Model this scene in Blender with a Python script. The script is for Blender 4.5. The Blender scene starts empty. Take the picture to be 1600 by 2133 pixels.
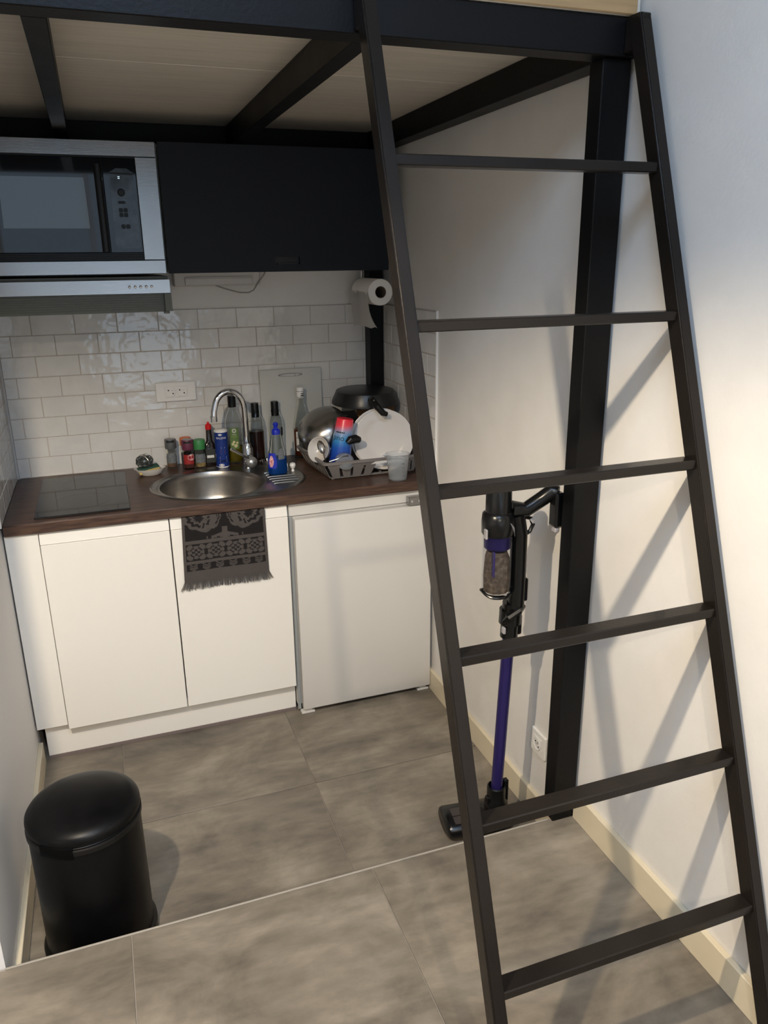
import bpy, bmesh, math, random
from mathutils import Vector, Matrix
import numpy as np
random.seed(4)
PI = math.pi
SC = bpy.context.scene
COL = SC.collection

# ------------------------------------------------------------------ camera
cam = bpy.data.cameras.new('camera')
cam.sensor_fit = 'VERTICAL'; cam.sensor_height = 24.0
cam.lens = 1617.4 * 24.0 / 2133.0
cam.clip_start = 0.02
camo = bpy.data.objects.new('camera', cam); COL.objects.link(camo)
yaw, pitch, roll = 0.34196, -0.3148, -0.01215
f = Vector((math.sin(yaw)*math.cos(pitch), math.cos(yaw)*math.cos(pitch), math.sin(pitch)))
r0 = Vector((math.cos(yaw), -math.sin(yaw), 0)); u0 = r0.cross(f)
rr = r0*math.cos(roll) + u0*math.sin(roll); uu = -r0*math.sin(roll) + u0*math.cos(roll)
M = Matrix(((rr.x, uu.x, -f.x, 0.3556), (rr.y, uu.y, -f.y, -3.20802), (rr.z, uu.z, -f.z, 1.69115), (0, 0, 0, 1)))
camo.matrix_world = M
SC.camera = camo
# ------------------------------------------------------------------ world, lights, exposure
w = bpy.data.worlds.new('world'); SC.world = w; w.use_nodes = True
w.node_tree.nodes['Background'].inputs[0].default_value = (0.55, 0.68, 0.9, 1)
w.node_tree.nodes['Background'].inputs[1].default_value = 0.05
SC.view_settings.view_transform = 'Standard'; SC.view_settings.look = 'None'
SC.view_settings.gamma = 1.0; SC.view_settings.use_curve_mapping = False
SC.view_settings.exposure = 0.07

def spot(name, loc, energy, col, deg, rad=0.02, blend=0.12):
    l = bpy.data.lights.new(name, 'SPOT'); l.energy = energy; l.color = col
    l.spot_size = math.radians(deg); l.spot_blend = blend; l.shadow_soft_size = rad
    o = bpy.data.objects.new(name, l); o.location = loc; COL.objects.link(o); return o
spot('spot_lamp_light', (-0.05, -2.44, 2.19), 130, (1.0, 0.845, 0.63), 150, 0.022, 0.33)
spot('spot_lamp_light', (0.62, -3.77, 2.16), 70, (1.0, 0.845, 0.63), 150, 0.03, 0.33)
al = bpy.data.lights.new('roof_window_daylight', 'AREA'); al.shape = 'RECTANGLE'; al.size = 0.95; al.size_y = 1.15
al.energy = 50; al.color = (0.53, 0.72, 1.0)
alo = bpy.data.objects.new('roof_window_daylight', al); COL.objects.link(alo)
alo.location = (0.45, -3.3, 3.02)

wl = bpy.data.lights.new('rear_window_daylight', 'AREA'); wl.shape = 'RECTANGLE'; wl.size = 2.0; wl.size_y = 1.48
wl.energy = 7.5; wl.color = (0.60, 0.79, 1.0)
wlo = bpy.data.objects.new('rear_window_daylight', wl); COL.objects.link(wlo)
wlo.location = (0.1, -5.53, 2.0); wlo.rotation_euler = (PI/2, 0, 0)
wm = bpy.data.lights.new('rear_window_daylight', 'AREA'); wm.shape = 'RECTANGLE'; wm.size = 0.85; wm.size_y = 0.85
wm.energy = 7.0; wm.color = (0.66, 0.82, 1.0)
wmo = bpy.data.objects.new('rear_window_daylight', wm); COL.objects.link(wmo)
wmo.location = (0.83, -5.53, 0.8); wmo.rotation_euler = (PI/2, 0, 0)

# ------------------------------------------------------------------ helpers
def S(r, g, b):
    def l(v):
        v /= 255.0
        return v/12.92 if v <= 0.04045 else ((v+0.055)/1.055)**2.4
    return (l(r), l(g), l(b))

def mat(name, rgb, rough=0.5, metal=0.0, spec=0.5, noise=None, bump=None, trans=0.0, alpha=1.0, ior=1.45, coat=0.0, emit=None, rgb2=None, stretch=(1, 1, 1), rvar=0.0):
    m = bpy.data.materials.new(name); m.use_nodes = True
    nt = m.node_tree; b = nt.nodes['Principled BSDF']
    b.inputs['Base Color'].default_value = (*rgb, 1); b.inputs['Roughness'].default_value = rough
    b.inputs['Metallic'].default_value = metal; b.inputs['Specular IOR Level'].default_value = spec
    b.inputs['Transmission Weight'].default_value = trans; b.inputs['Alpha'].default_value = alpha
    b.inputs['IOR'].default_value = ior; b.inputs['Coat Weight'].default_value = coat
    if emit: b.inputs['Emission Color'].default_value = (*emit[0], 1); b.inputs['Emission Strength'].default_value = emit[1]
    if noise or bump or rvar:
        g = nt.nodes.new('ShaderNodeNewGeometry'); mp = nt.nodes.new('ShaderNodeMapping')
        mp.inputs['Scale'].default_value = stretch; nt.links.new(g.outputs['Position'], mp.inputs['Vector'])
    if noise:
        n = nt.nodes.new('ShaderNodeTexNoise'); n.inputs['Scale'].default_value = noise[0]; n.inputs['Detail'].default_value = noise[2] if len(noise) > 2 else 5
        nt.links.new(mp.outputs[0], n.inputs['Vector'])
        r = nt.nodes.new('ShaderNodeValToRGB'); r.color_ramp.elements[0].position = 0.36; r.color_ramp.elements[1].position = 0.66
        c2 = rgb2 if rgb2 else tuple(v*(1-noise[1]) for v in rgb)
        r.color_ramp.elements[0].color = (*c2, 1); r.color_ramp.elements[1].color = (*rgb, 1)
        nt.links.new(n.outputs[0], r.inputs[0]); nt.links.new(r.outputs[0], b.inputs['Base Color'])
        if rvar:
            mm = nt.nodes.new('ShaderNodeMapRange'); mm.inputs['To Min'].default_value = rough-rvar; mm.inputs['To Max'].default_value = rough+rvar
            nt.links.new(n.outputs[0], mm.inputs[0]); nt.links.new(mm.outputs[0], b.inputs['Roughness'])
    if bump:
        n2 = nt.nodes.new('ShaderNodeTexNoise'); n2.inputs['Scale'].default_value = bump[0]; n2.inputs['Detail'].default_value = bump[2] if len(bump) > 2 else 3
        nt.links.new(mp.outputs[0], n2.inputs['Vector'])
        bp = nt.nodes.new('ShaderNodeBump'); bp.inputs['Strength'].default_value = bump[1]; bp.inputs['Distance'].default_value = 0.01
        nt.links.new(n2.outputs[0], bp.inputs['Height']); nt.links.new(bp.outputs[0], b.inputs['Normal'])
    return m

class B:
    """collects geometry in world coordinates; done() links it as one mesh object"""
    def __init__(self): self.bm = bmesh.new()
    def _merge(self, bm2, M=None):
        if M is not None: bmesh.ops.transform(bm2, matrix=M, verts=bm2.verts)
        me = bpy.data.meshes.new('tmp'); bm2.to_mesh(me); bm2.free(); self.bm.from_mesh(me); bpy.data.meshes.remove(me)
    def box(self, x0, x1, y0, y1, z0, z1, bev=0.0, M=None, seg=1):
        t = bmesh.new(); bmesh.ops.create_cube(t, size=1.0)
        for v in t.verts:
            v.co = Vector(((x0+x1)/2+v.co.x*(x1-x0), (y0+y1)/2+v.co.y*(y1-y0), (z0+z1)/2+v.co.z*(z1-z0)))
        if bev: bmesh.ops.bevel(t, geom=list(t.edges), offset=bev, segments=seg, affect='EDGES', profile=0.5)
        self._merge(t, M); return self
    def lathe(self, prof, c=(0, 0, 0), seg=28, M=None, sx=1.0, sy=1.0):
        t = bmesh.new(); rings = []
        for r, z in prof:
            if r < 1e-6: rings.append([t.verts.new((c[0], c[1], c[2]+z))])
            else: rings.append([t.verts.new((c[0]+sx*r*math.cos(2*PI*i/seg), c[1]+sy*r*math.sin(2*PI*i/seg), c[2]+z)) for i in range(seg)])
        for a, b in zip(rings, rings[1:]):
            for i in range(seg):
                j = (i+1) % seg
                if len(a) == 1 and len(b) > 1: t.faces.new((a[0], b[j], b[i]))
                elif len(b) == 1 and len(a) > 1: t.faces.new((a[i], a[j], b[0]))
                elif len(a) > 1: t.faces.new((a[i], a[j], b[j], b[i]))
        bmesh.ops.recalc_face_normals(t, faces=t.faces)
        self._merge(t, M); return self
    def cyl(self, p0, p1, r0, r1=None, seg=20, cap=True):
        r1 = r0 if r1 is None else r1
        p0 = Vector(p0); p1 = Vector(p1); L = (p1-p0).length
        Mx = Matrix.Translation(p0) @ (p1-p0).to_track_quat('Z', 'Y').to_matrix().to_4x4()
        pr = [(r0, 0), (r1, L)]
        if cap: pr = [(0, 0)]+pr+[(0, L)]
        return self.lathe(pr, seg=seg, M=Mx)
    def tube(self, pts, r, seg=10, sq=None):
        pts = [Vector(p) for p in pts]; t = bmesh.new(); rings = []
        n = len(pts); up = None
        for i, p in enumerate(pts):
            d = (pts[min(i+1, n-1)]-pts[max(i-1, 0)]).normalized()
            if up is None:
                up = d.orthogonal().normalized() if sq is None else (Vector(sq[2]) - d*d.dot(Vector(sq[2]))).normalized()
            else: up = (up - d*up.dot(d)).normalized()
            sd = d.cross(up); rad = r[i] if isinstance(r, (list, tuple)) else r
            if sq: prof = [(-sq[0]/2, -sq[1]/2), (sq[0]/2, -sq[1]/2), (sq[0]/2, sq[1]/2), (-sq[0]/2, sq[1]/2)]; ring = [t.verts.new(p+sd*a+up*b) for a, b in prof]
            else: ring = [t.verts.new(p+(up*math.cos(2*PI*k/seg)+sd*math.sin(2*PI*k/seg))*rad) for k in range(seg)]
            rings.append(ring)
        for a, b in zip(rings, rings[1:]):
            for i in range(len(a)):
                j = (i+1) % len(a); t.faces.new((a[i], a[j], b[j], b[i]))
        t.faces.new(rings[0][::-1]); t.faces.new(rings[-1])
        bmesh.ops.recalc_face_normals(t, faces=t.faces)
        self._merge(t); return self
    def slab(self, p, th, d=None):
        """polygon p (3D points) extruded by th along d (or its normal)"""
        p = [Vector(q) for q in p]
        n = Vector(d) if d else (p[1]-p[0]).cross(p[2]-p[1]).normalized()
        t = bmesh.new(); a = [t.verts.new(q) for q in p]; b = [t.verts.new(q+n*th) for q in p]
        t.faces.new(a[::-1]); t.faces.new(b)
        for i in range(len(p)):
            j = (i+1) % len(p); t.faces.new((a[i], a[j], b[j], b[i]))
        bmesh.ops.recalc_face_normals(t, faces=t.faces); self._merge(t); return self
    def rings(self, rings, close_first=False, close_last=False, loop=False):
        t = bmesh.new(); R = [[t.verts.new(p) for p in ring] for ring in rings]
        prs = list(zip(R, R[1:])) + ([(R[-1], R[0])] if loop else [])
        for a, b in prs:
            for i in range(len(a)):
                j = (i+1) % len(a)
                try: t.faces.new((a[i], a[j], b[j], b[i]))
                except ValueError: pass
        if close_first: t.faces.new(R[0][::-1])
        if close_last: t.faces.new(R[-1])
        bmesh.ops.recalc_face_normals(t, faces=t.faces); self._merge(t); return self
    def sheet(self, rows, th=0.0):
        t = bmesh.new(); R = [[t.verts.new(p) for p in row] for row in rows]
        for a, b in zip(R, R[1:]):
            for i in range(len(a)-1): t.faces.new((a[i], a[i+1], b[i+1], b[i]))
        if th: bmesh.ops.solidify(t, geom=list(t.faces), thickness=th)
        self._merge(t); return self
    def move(self, M): bmesh.ops.transform(self.bm, matrix=M, verts=self.bm.verts); return self
    def done(self, name, m, parent=None, ang=35, base=None):
        o0 = ORG.get(parent.name, Vector()) if parent else (Vector(base) if base else Vector())
        me = bpy.data.meshes.new(name)
        if o0.length: bmesh.ops.translate(self.bm, vec=-o0, verts=self.bm.verts)
        self.bm.to_mesh(me); self.bm.free()
        me.materials.append(m)
        me.polygons.foreach_set('use_smooth', [True]*len(me.polygons))
        me.set_sharp_from_angle(angle=math.radians(ang))
        o = bpy.data.objects.new(name, me); COL.objects.link(o)
        if parent: o.parent = parent; ORG[o.name] = o0
        else: o.location = o0; ORG[o.name] = o0
        return o
ORG = {}
def thing(name, label, cat, loc, group=None):
    o = bpy.data.objects.new(name, None); o.empty_display_size = 0.05; o.location = loc; COL.objects.link(o)
    ORG[o.name] = Vector(loc); o['label'] = label; o['category'] = cat
    if group: o['group'] = group
    return o
def struct(o, label=None):
    o['kind'] = 'structure'
    if label: o['label'] = label
    return o
def lab(o, s): o['label'] = s; return o
def copy_part(o, name, parent, loc):
    c = o.copy(); c.name = name; COL.objects.link(c); c.parent = parent; c.location = loc; return c
def text_bm(s, size, ext=0.0, align='CENTER'):
    cu = bpy.data.curves.new('txt', 'FONT'); cu.body = s; cu.size = size; cu.align_x = align; cu.align_y = 'CENTER'; cu.extrude = ext; cu.resolution_u = 2
    ob = bpy.data.objects.new('txt', cu); COL.objects.link(ob)
    dg = bpy.context.evaluated_depsgraph_get(); me = bpy.data.meshes.new_from_object(ob.evaluated_get(dg))
    b = B(); b.bm.from_mesh(me); bpy.data.objects.remove(ob); bpy.data.curves.remove(cu); bpy.data.meshes.remove(me)
    return b
def wrap(b, c, r, a0, z0, flip=False):
    """bend flat xy geometry of b round a vertical cylinder"""
    for v in b.bm.verts:
        x, y = v.co.x, v.co.y
        if flip: x, y = -x, -y
        a = a0 + x/r
        v.co = Vector((c[0]+r*math.cos(a), c[1]+r*math.sin(a), c[2]+z0+y))
    return b
def patch(c, r, a0, wd, z0, z1, n=8, M=None):
    """curved label on a cylinder"""
    b = B(); rows = []
    for z in (z0, z1): rows.append([(c[0]+r*math.cos(a0-wd/2/r+wd/r*i/n), c[1]+r*math.sin(a0-wd/2/r+wd/r*i/n), c[2]+z) for i in range(n+1)])
    b.sheet(rows)
    if M is not None: b.move(M)
    return b

# ------------------------------------------------------------------ materials
WALL = mat('wall_paint', S(223, 219, 213), 0.6, noise=(9, 0.04, 4), bump=(120, 0.05, 3))
WALLD = mat('wall_paint_left', S(226, 224, 222), 0.6, bump=(90, 0.05, 3))
TILEW = mat('glazed_tile', S(218, 215, 210), 0.08, spec=0.5, bump=(15, 0.32, 2), noise=(14, 0.05, 2))
GROUT = mat('grout', S(186, 172, 160), 0.9)
BBM = mat('baseboard_cream', S(214, 201, 174), 0.3, noise=(10, 0.04, 2))
STEEL = mat('black_steel', S(15, 14, 14), 0.45, spec=0.22, noise=(7, 0.25, 5), bump=(160, 0.05, 3), rvar=0.08)
LADM = mat('raw_dark_steel', S(30, 25, 21), 0.33, spec=0.2, noise=(6, 0.28, 5), bump=(140, 0.05, 3), rvar=0.10)
PLY = mat('plywood', S(212, 204, 190), 0.6, noise=(12, 0.12, 6), stretch=(0.3, 6, 6))
PINE = mat('deck_edge', S(184, 150, 106), 0.55, noise=(14, 0.2, 6), stretch=(0.4, 5, 5))
WHITE = mat('white_laminate', S(238, 233, 224), 0.32, spec=0.4)
WHITEF = mat('fridge_white', S(214, 210, 203), 0.3, spec=0.4)
GREYE = mat('grey_edge', S(150, 152, 150), 0.5)
DARKC = mat('anthracite_laminate', S(20, 24, 31), 0.55, spec=0.3)
WALN = mat('walnut_top', S(92, 68, 55), 0.38, noise=(10, 0.4, 8), stretch=(1.2, 14, 14), rgb2=S(60, 45, 38), spec=0.4)
INOX = mat('brushed_steel', (0.37, 0.37, 0.37), 0.24, 1.0, bump=(60, 0.03, 2), stretch=(0.3, 10, 10))
SINKM = mat('sink_steel', (0.33, 0.31, 0.285), 0.3, 1.0, noise=(30, 0.15, 3))
CHROME = mat('chrome', (0.75, 0.75, 0.76), 0.08, 1.0)
BGLASS = mat('black_glass', (0.012, 0.013, 0.015), 0.05, spec=0.6, coat=0.4)
MWIN = mat('oven_window', (0.10, 0.125, 0.145), 0.06, spec=0.8, coat=0.6)
MPANEL = mat('control_panel', (0.05, 0.06, 0.07), 0.16, spec=0.7, noise=(26, 0.7, 5), coat=0.3)
BPLA = mat('black_plastic', (0.006, 0.006, 0.006), 0.35, spec=0.35)
BINM = mat('matt_black_bin', (0.004, 0.004, 0.0045), 0.36, spec=0.2, noise=(14, 0.35, 4), rvar=0.08)
HOODU = mat('hood_grey_green', S(92, 94, 84), 0.4)
WPLA = mat('white_plastic', S(232, 228, 222), 0.35)
GPLA = mat('grey_plastic', S(116, 110, 106), 0.5)
BOARDP = mat('cutting_board', S(196, 194, 186), 0.45)
CERA = mat('white_ceramic', S(210, 204, 197), 0.18)
PAPER = mat('paper', S(236, 232, 226), 0.9)
CARD = mat('cardboard_core', S(120, 104, 90), 0.9)
CLEAR = mat('clear_glass', (0.97, 0.985, 0.975), 0.04, trans=1.0, ior=1.15)
FROST = mat('frosted_plastic', (0.85, 0.87, 0.88), 0.25, trans=0.85, ior=1.12)
BLUEL = mat('blue_liquid', S(18, 84, 170), 0.08, trans=0.45, ior=1.2)
BLUE = mat('blue_cap', S(20, 40, 165), 0.35)
DBLUE = mat('blue_label', S(25, 50, 120), 0.4)
RED = mat('red_plastic', S(205, 28, 30), 0.35)
GREEN = mat('green_cap', S(58, 128, 70), 0.45)
MAROON = mat('maroon_cap', S(98, 44, 66), 0.4)
ORANGE = mat('orange_cap', S(206, 110, 66), 0.5)
GREYC = mat('dark_grey_cap', S(84, 86, 86), 0.45)
GREYL = mat('grey_lid_top', S(150, 146, 146), 0.5)
PINK = mat('pale_pink_print', S(226, 196, 190), 0.5, noise=(120, 0.4, 3), rgb2=S(190, 90, 100))
LABW = mat('white_label', S(222, 218, 212), 0.6)
LABG = mat('green_label', S(96, 120, 66), 0.6)
LABGREY = mat('grey_label', S(120, 124, 126), 0.5, noise=(160, 0.45, 3), stretch=(1, 1, 3))
INK = mat('black_ink', (0.012, 0.012, 0.012), 0.5)
DARKSAUCE = mat('dark_sauce', (0.012, 0.008, 0.006), 0.1)
VINEGAR = mat('vinegar', (0.035, 0.012, 0.008), 0.1)
OIL = mat('olive_oil', S(140, 118, 30), 0.08, trans=0.4, ior=1.2)
AMBER = mat('amber_liquid', S(150, 70, 30), 0.08, trans=0.4, ior=1.2)
SPICEB = mat('brown_spice', S(140, 104, 80), 0.8, noise=(140, 0.4, 4))
SPICER = mat('red_spice', S(96, 44, 34), 0.8, noise=(140, 0.4, 4))
SPICEY = mat('yellow_spice', S(190, 156, 96), 0.8, noise=(90, 0.4, 4))
SCOUR = mat('steel_wool', (0.22, 0.23, 0.22), 0.3, 0.9)
SPONGEG = mat('sponge_green', S(46, 84, 70), 0.95, noise=(200, 0.4, 3))
SPONGEY = mat('sponge_yellow', S(200, 172, 110), 0.95, noise=(160, 0.3, 3))
PURP = mat('purple_metal', S(46, 38, 96), 0.3, 0.4)
VBLK = mat('vacuum_black', (0.005, 0.005, 0.005), 0.25, spec=0.4)
VCLR = mat('vacuum_clear_bin', (0.86, 0.86, 0.88), 0.05, trans=1.0, ior=1.1)
DUST = mat('dust', S(138, 120, 100), 0.95, noise=(70, 0.5, 5), bump=(60, 1.0, 4))
WOODB = mat('bamboo', S(176, 128, 78), 0.5, noise=(9, 0.35, 6), stretch=(1, 4, 12))

for m_ in (LADM,):
    m_.node_tree.nodes['Principled BSDF'].inputs['Coat Weight'].default_value = 0.16
    m_.node_tree.nodes['Principled BSDF'].inputs['Coat Roughness'].default_value = 0.16

def tile_floor_mat():
    m = bpy.data.materials.new('concrete_floor_tile'); m.use_nodes = True; nt = m.node_tree; b = nt.nodes['Principled BSDF']
    g = nt.nodes.new('ShaderNodeNewGeometry'); oi = nt.nodes.new('ShaderNodeObjectInfo')
    mul = nt.nodes.new('ShaderNodeMath'); mul.operation = 'MULTIPLY'; mul.inputs[1].default_value = 37.0
    nt.links.new(oi.outputs['Random'], mul.inputs[0])
    cx = nt.nodes.new('ShaderNodeCombineXYZ'); nt.links.new(mul.outputs[0], cx.inputs[2])
    add = nt.nodes.new('ShaderNodeVectorMath'); add.operation = 'ADD'
    nt.links.new(g.outputs['Position'], add.inputs[0]); nt.links.new(cx.outputs[0], add.inputs[1])
    mp = nt.nodes.new('ShaderNodeMapping'); mp.inputs['Scale'].default_value = (1.0, 1.5, 1.0); nt.links.new(add.outputs[0], mp.inputs[0])
    n1 = nt.nodes.new('ShaderNodeTexNoise'); n1.inputs['Scale'].default_value = 3.2; n1.inputs['Detail'].default_value = 9; n1.inputs['Roughness'].default_value = 0.62; n1.inputs['Distortion'].default_value = 0.35
    nt.links.new(mp.outputs[0], n1.inputs['Vector'])
    r1 = nt.nodes.new('ShaderNodeValToRGB'); e = r1.color_ramp.elements
    e[0].position = 0.3; e[0].color = (*S(88, 81, 73), 1); e[1].position = 0.72; e[1].color = (*S(150, 140, 125), 1)
    k = e.new(0.5); k.color = (*S(121, 112, 99), 1)
    nt.links.new(n1.outputs[0], r1.inputs[0])
    n2 = nt.nodes.new('ShaderNodeTexNoise'); n2.inputs['Scale'].default_value = 26; n2.inputs['Detail'].default_value = 6
    mp2 = nt.nodes.new('ShaderNodeMapping'); mp2.inputs['Scale'].default_value = (0.35, 1.6, 1); mp2.inputs['Rotation'].default_value = (0, 0, 0.35)
    nt.links.new(add.outputs[0], mp2.inputs[0]); nt.links.new(mp2.outputs[0], n2.inputs['Vector'])
    mx = nt.nodes.new('ShaderNodeMix'); mx.data_type = 'RGBA'; mx.blend_type = 'OVERLAY'; mx.inputs[0].default_value = 0.3
    nt.links.new(r1.outputs[0], mx.inputs[6]); nt.links.new(n2.outputs[0], mx.inputs[7]); nt.links.new(mx.outputs[2], b.inputs['Base Color'])
    mr = nt.nodes.new('ShaderNodeMapRange'); mr.inputs['To Min'].default_value = 0.30; mr.inputs['To Max'].default_value = 0.52
    nt.links.new(n1.outputs[0], mr.inputs[0]); nt.links.new(mr.outputs[0], b.inputs['Roughness'])
    b.inputs['Specular IOR Level'].default_value = 0.4
    return m
FTILE = tile_floor_mat()
FGROUT = mat('floor_grout', S(150, 140, 128), 0.9)

# ------------------------------------------------------------------ setting
W = 1.488; ZC = 0.8976; STEP = 0.1637; YE = -1.628
b = B(); b.box(-0.012, W, 0.006, 0.12, -0.1, 3.0); wall_back = struct(b.done('wall_back', WALL))
b = B(); b.box(W, W+0.12, -5.6, 0.12, -0.1, 3.0); wall_right = struct(b.done('wall_right', WALL))
b = B(); b.box(-0.16, -0.012, -1.626, 0.12, -0.1, 3.0); wall_left = struct(b.done('wall_left', WALLD))
b = B(); b.box(-1.72, -0.16, -1.626, -1.5, -0.1, 3.0); struct(b.done('wall_left', WALLD))
b = B(); b.box(-1.72, -1.6, -5.6, -1.626, -0.1, 3.0); struct(b.done('wall_left', WALL))
b = B()   # ceiling with a roof window opening
b.box(-1.72, -0.05, -5.6, 0.12, 3.0, 3.1); b.box(0.95, W+0.12, -5.6, 0.12, 3.0, 3.1); b.box(-0.05, 0.95, -5.6, -3.9, 3.0, 3.1); b.box(-0.05, 0.95, -2.7, 0.12, 3.0, 3.1)
struct(b.done('ceiling', WALL))
b = B()
for x0, x1, y0, y1 in ((-0.05, -0.01, -3.9, -2.7), (0.91, 0.95, -3.9, -2.7), (-0.01, 0.91, -3.9, -3.86), (-0.01, 0.91, -2.74, -2.7)): b.box(x0, x1, y0, y1, 3.03, 3.1)
struct(b.done('window_1', WPLA))
b = B()
b.box(-1.72, -0.9, -5.6, -5.48, -0.1, 3.0); b.box(1.27, W+0.12, -5.6, -5.48, -0.1, 3.0); b.box(-0.9, 0.4, -5.6, -5.48, -0.1, 1.25); b.box(0.4, 1.27, -5.6, -5.48, -0.1, 0.36); b.box(-0.9, 1.27, -5.6, -5.48, 2.75, 3.0)
struct(b.done('wall_rear', WALL))
b = B()
for x0, x1, z0, z1 in ((-0.9, -0.86, 1.25, 2.75), (1.23, 1.27, 0.36, 2.75), (0.38, 0.42, 0.36, 2.7), (-0.86, 0.4, 1.25, 1.29), (0.4, 1.23, 1.25, 1.29), (-0.86, 1.23, 2.71, 2.75), (0.42, 1.23, 0.36, 0.40)): b.box(x0, x1, -5.52, -5.49, z0, z1)
struct(b.done('window_2', WPLA))
b = B(); b.box(-0.16, W, YE, 0.12, -0.12, -0.004); b.box(-1.72, W, -5.6, YE, -0.12, STEP-0.004); floor = struct(b.done('floor', FGROUT))
def floor_tile(x0, x1, y0, y1, z):
    g = 0.0015
    o = B().box(x0+g, x1-g, y0+g, y1-g, z-0.006, z, 0.0006).done('tile', FTILE, floor)
XJ = [-0.012, 0.263, 0.872, W]
for y0, y1 in ((-1.028, -0.42), (-0.42, 0.0), (YE, -1.028)):
    for x0, x1 in zip(XJ, XJ[1:]): floor_tile(x0, x1, y0, y1, 0.0)
XU = [-1.6, -0.95, -0.344, 0.263, 0.872, W]
for y0, y1 in ((-2.84, YE-0.006), (-4.05, -2.84), (-5.3, -4.05)):
    for x0, x1 in zip(XU, XU[1:]): floor_tile(x0, x1, y0, y1, STEP)
b = B(); b.box(-0.012, 1.405, YE-0.0045, YE+0.001, STEP-0.03, STEP+0.0005, 0.001); struct(b.done('trim_1', mat('edge_trim', S(158, 150, 138), 0.4)))
# baseboards
def bb(name, x0, x1, y0, y1, z0, z1, inner):
    b = B(); b.box(x0, x1, y0, y1, z0, z1, 0.0015); return struct(b.done(name, BBM))
bb('baseboard_left', -0.012, 0.003, YE+0.004, -0.575, 0.0, 0.082, 1)
bb('baseboard_right', W-0.014, W, YE+0.04, -0.56, 0.0, 0.088, 0)
bb('baseboard_right', W-0.015, W, -5.45, -1.6475, STEP, STEP+0.084, 0)

GB = B(); GB.box(0.0005, W-0.0086, 0.0012, 0.0065, ZC, ZC+8*0.077, 0); GB.done('grout', GROUT, wall_back)
GB = B(); GB.box(W-0.0055, W+0.001, -0.6205, -0.0005, ZC, ZC+8*0.077, 0); GB.done('grout', GROUT, wall_right)
GB = B(); GB.box(-0.0125, -0.0060, -0.6205, -0.0005, ZC, ZC+8*0.077, 0); GB.done('grout', GROUT, wall_left)
# ---------------- wall tiles (glazed subway), every tile a piece
PX, PZ = 0.152, 0.077
tile_mesh = {}
def wtile(axis, a0, a1, z0, z1, parent, at):
    g = 0.0009; L = round(a1-a0-2*g, 4); H = round(z1-z0-2*g, 4)
    key = (axis, L, H)
    if key not in tile_mesh:
        b = B()
        if axis == 'y': b.box(-L/2, L/2, -0.0035, 0.0035, -H/2, H/2, 0.0016)
        else: b.box(-0.0035, 0.0035, -L/2, L/2, -H/2, H/2, 0.0022)
        o = b.done('tile', TILEW, parent); tile_mesh[key] = o
    else:
        o = tile_mesh[key].copy(); COL.objects.link(o); o.parent = parent
    m = (a0+a1)/2; z = (z0+z1)/2
    o.location = (m, at, z) if axis == 'y' else (at, m, z)
    k = 0.006
    o.rotation_euler = (random.uniform(-k, k), 0, random.uniform(-k, k)) if axis == 'y' else (0, random.uniform(-k, k), random.uniform(-k, k))
for row in range(8):
    x = 0.0443 + (0 if row % 2 == 0 else PX/2)
    while x > 0: x -= PX
    while x < W-0.009:
        a, e = max(x, 0.001), min(x+PX, W-0.009)
        if e-a > 0.012: wtile('y', a, e, ZC+row*PZ, ZC+(row+1)*PZ, wall_back, 0.0028)
        x += PX
    for side in (0, 1):
        y = -0.62 + (0 if row % 2 == 0 else PX/2); y0 = -0.62
        while y > y0: y -= PX
        while y < -0.004:
            a, e = max(y, y0), min(y+PX, -0.004)
            if e-a > 0.012: wtile('x', a, e, ZC+row*PZ, ZC+(row+1)*PZ, wall_right if side else wall_left, W-0.0035 if side else -0.0035-0.0045)
            y += PX
b = B(); b.box(W-0.0085, W, -0.626, -0.6205, ZC, ZC+8*PZ+0.003, 0.0008); b.box(-0.012, -0.0035, -0.626, -0.6205, ZC, ZC+8*PZ+0.003, 0.0008); struct(b.done('trim_2', WPLA))

# ------------------------------------------------------------------ loft frame
t = thing('loft_frame', 'black welded steel loft frame with wooden deck above the kitchenette', 'loft', (1.438, -1.63, STEP))
ZB, ZT = 2.085, 2.158
B().box(1.409, 1.4795, -1.645, -1.595, STEP+0.0005, ZB, 0.002).done('post', STEEL, t)
B().box(1.42, 1.479, -0.072, -0.004, ZC+0.001, ZB, 0.002).done('post', STEEL, t)
B().box(-0.008, 1.480, -1.66, -1.60, ZB, ZT, 0.002).done('front_beam', STEEL, t)
B().box(-0.006, 1.480, -0.072, -0.004, ZB, ZT, 0.002).done('back_beam', STEEL, t)
B().box(1.42, 1.480, -1.598, -0.074, ZB, ZT, 0.002).done('side_beam', STEEL, t)
B().box(-0.006, 0.04, -1.598, -0.074, ZB, ZT, 0.002).done('side_beam', STEEL, t)
B().box(0.292, 0.334, -1.598, -0.074, ZB, ZT, 0.002).done('joist', STEEL, t)
B().box(0.875, 0.917, -1.598, -0.074, ZB, ZT, 0.002).done('joist', STEEL, t)
B().box(-0.008, 1.478, -1.664, -0.978, ZT+0.0005, ZT+0.042, 0.003).done('deck_panel', PLY, t)
B().box(-0.008, 1.478, -0.976, -0.002, ZT+0.0005, ZT+0.042, 0.003).done('deck_panel', PLY, t)
lab(B().box(-0.008, 1.466, -1.670, -1.6645, ZT+0.001, ZT+0.044, 0.002).done('deck_edge', PINE, t), 'tan wooden front edge strip')

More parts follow.
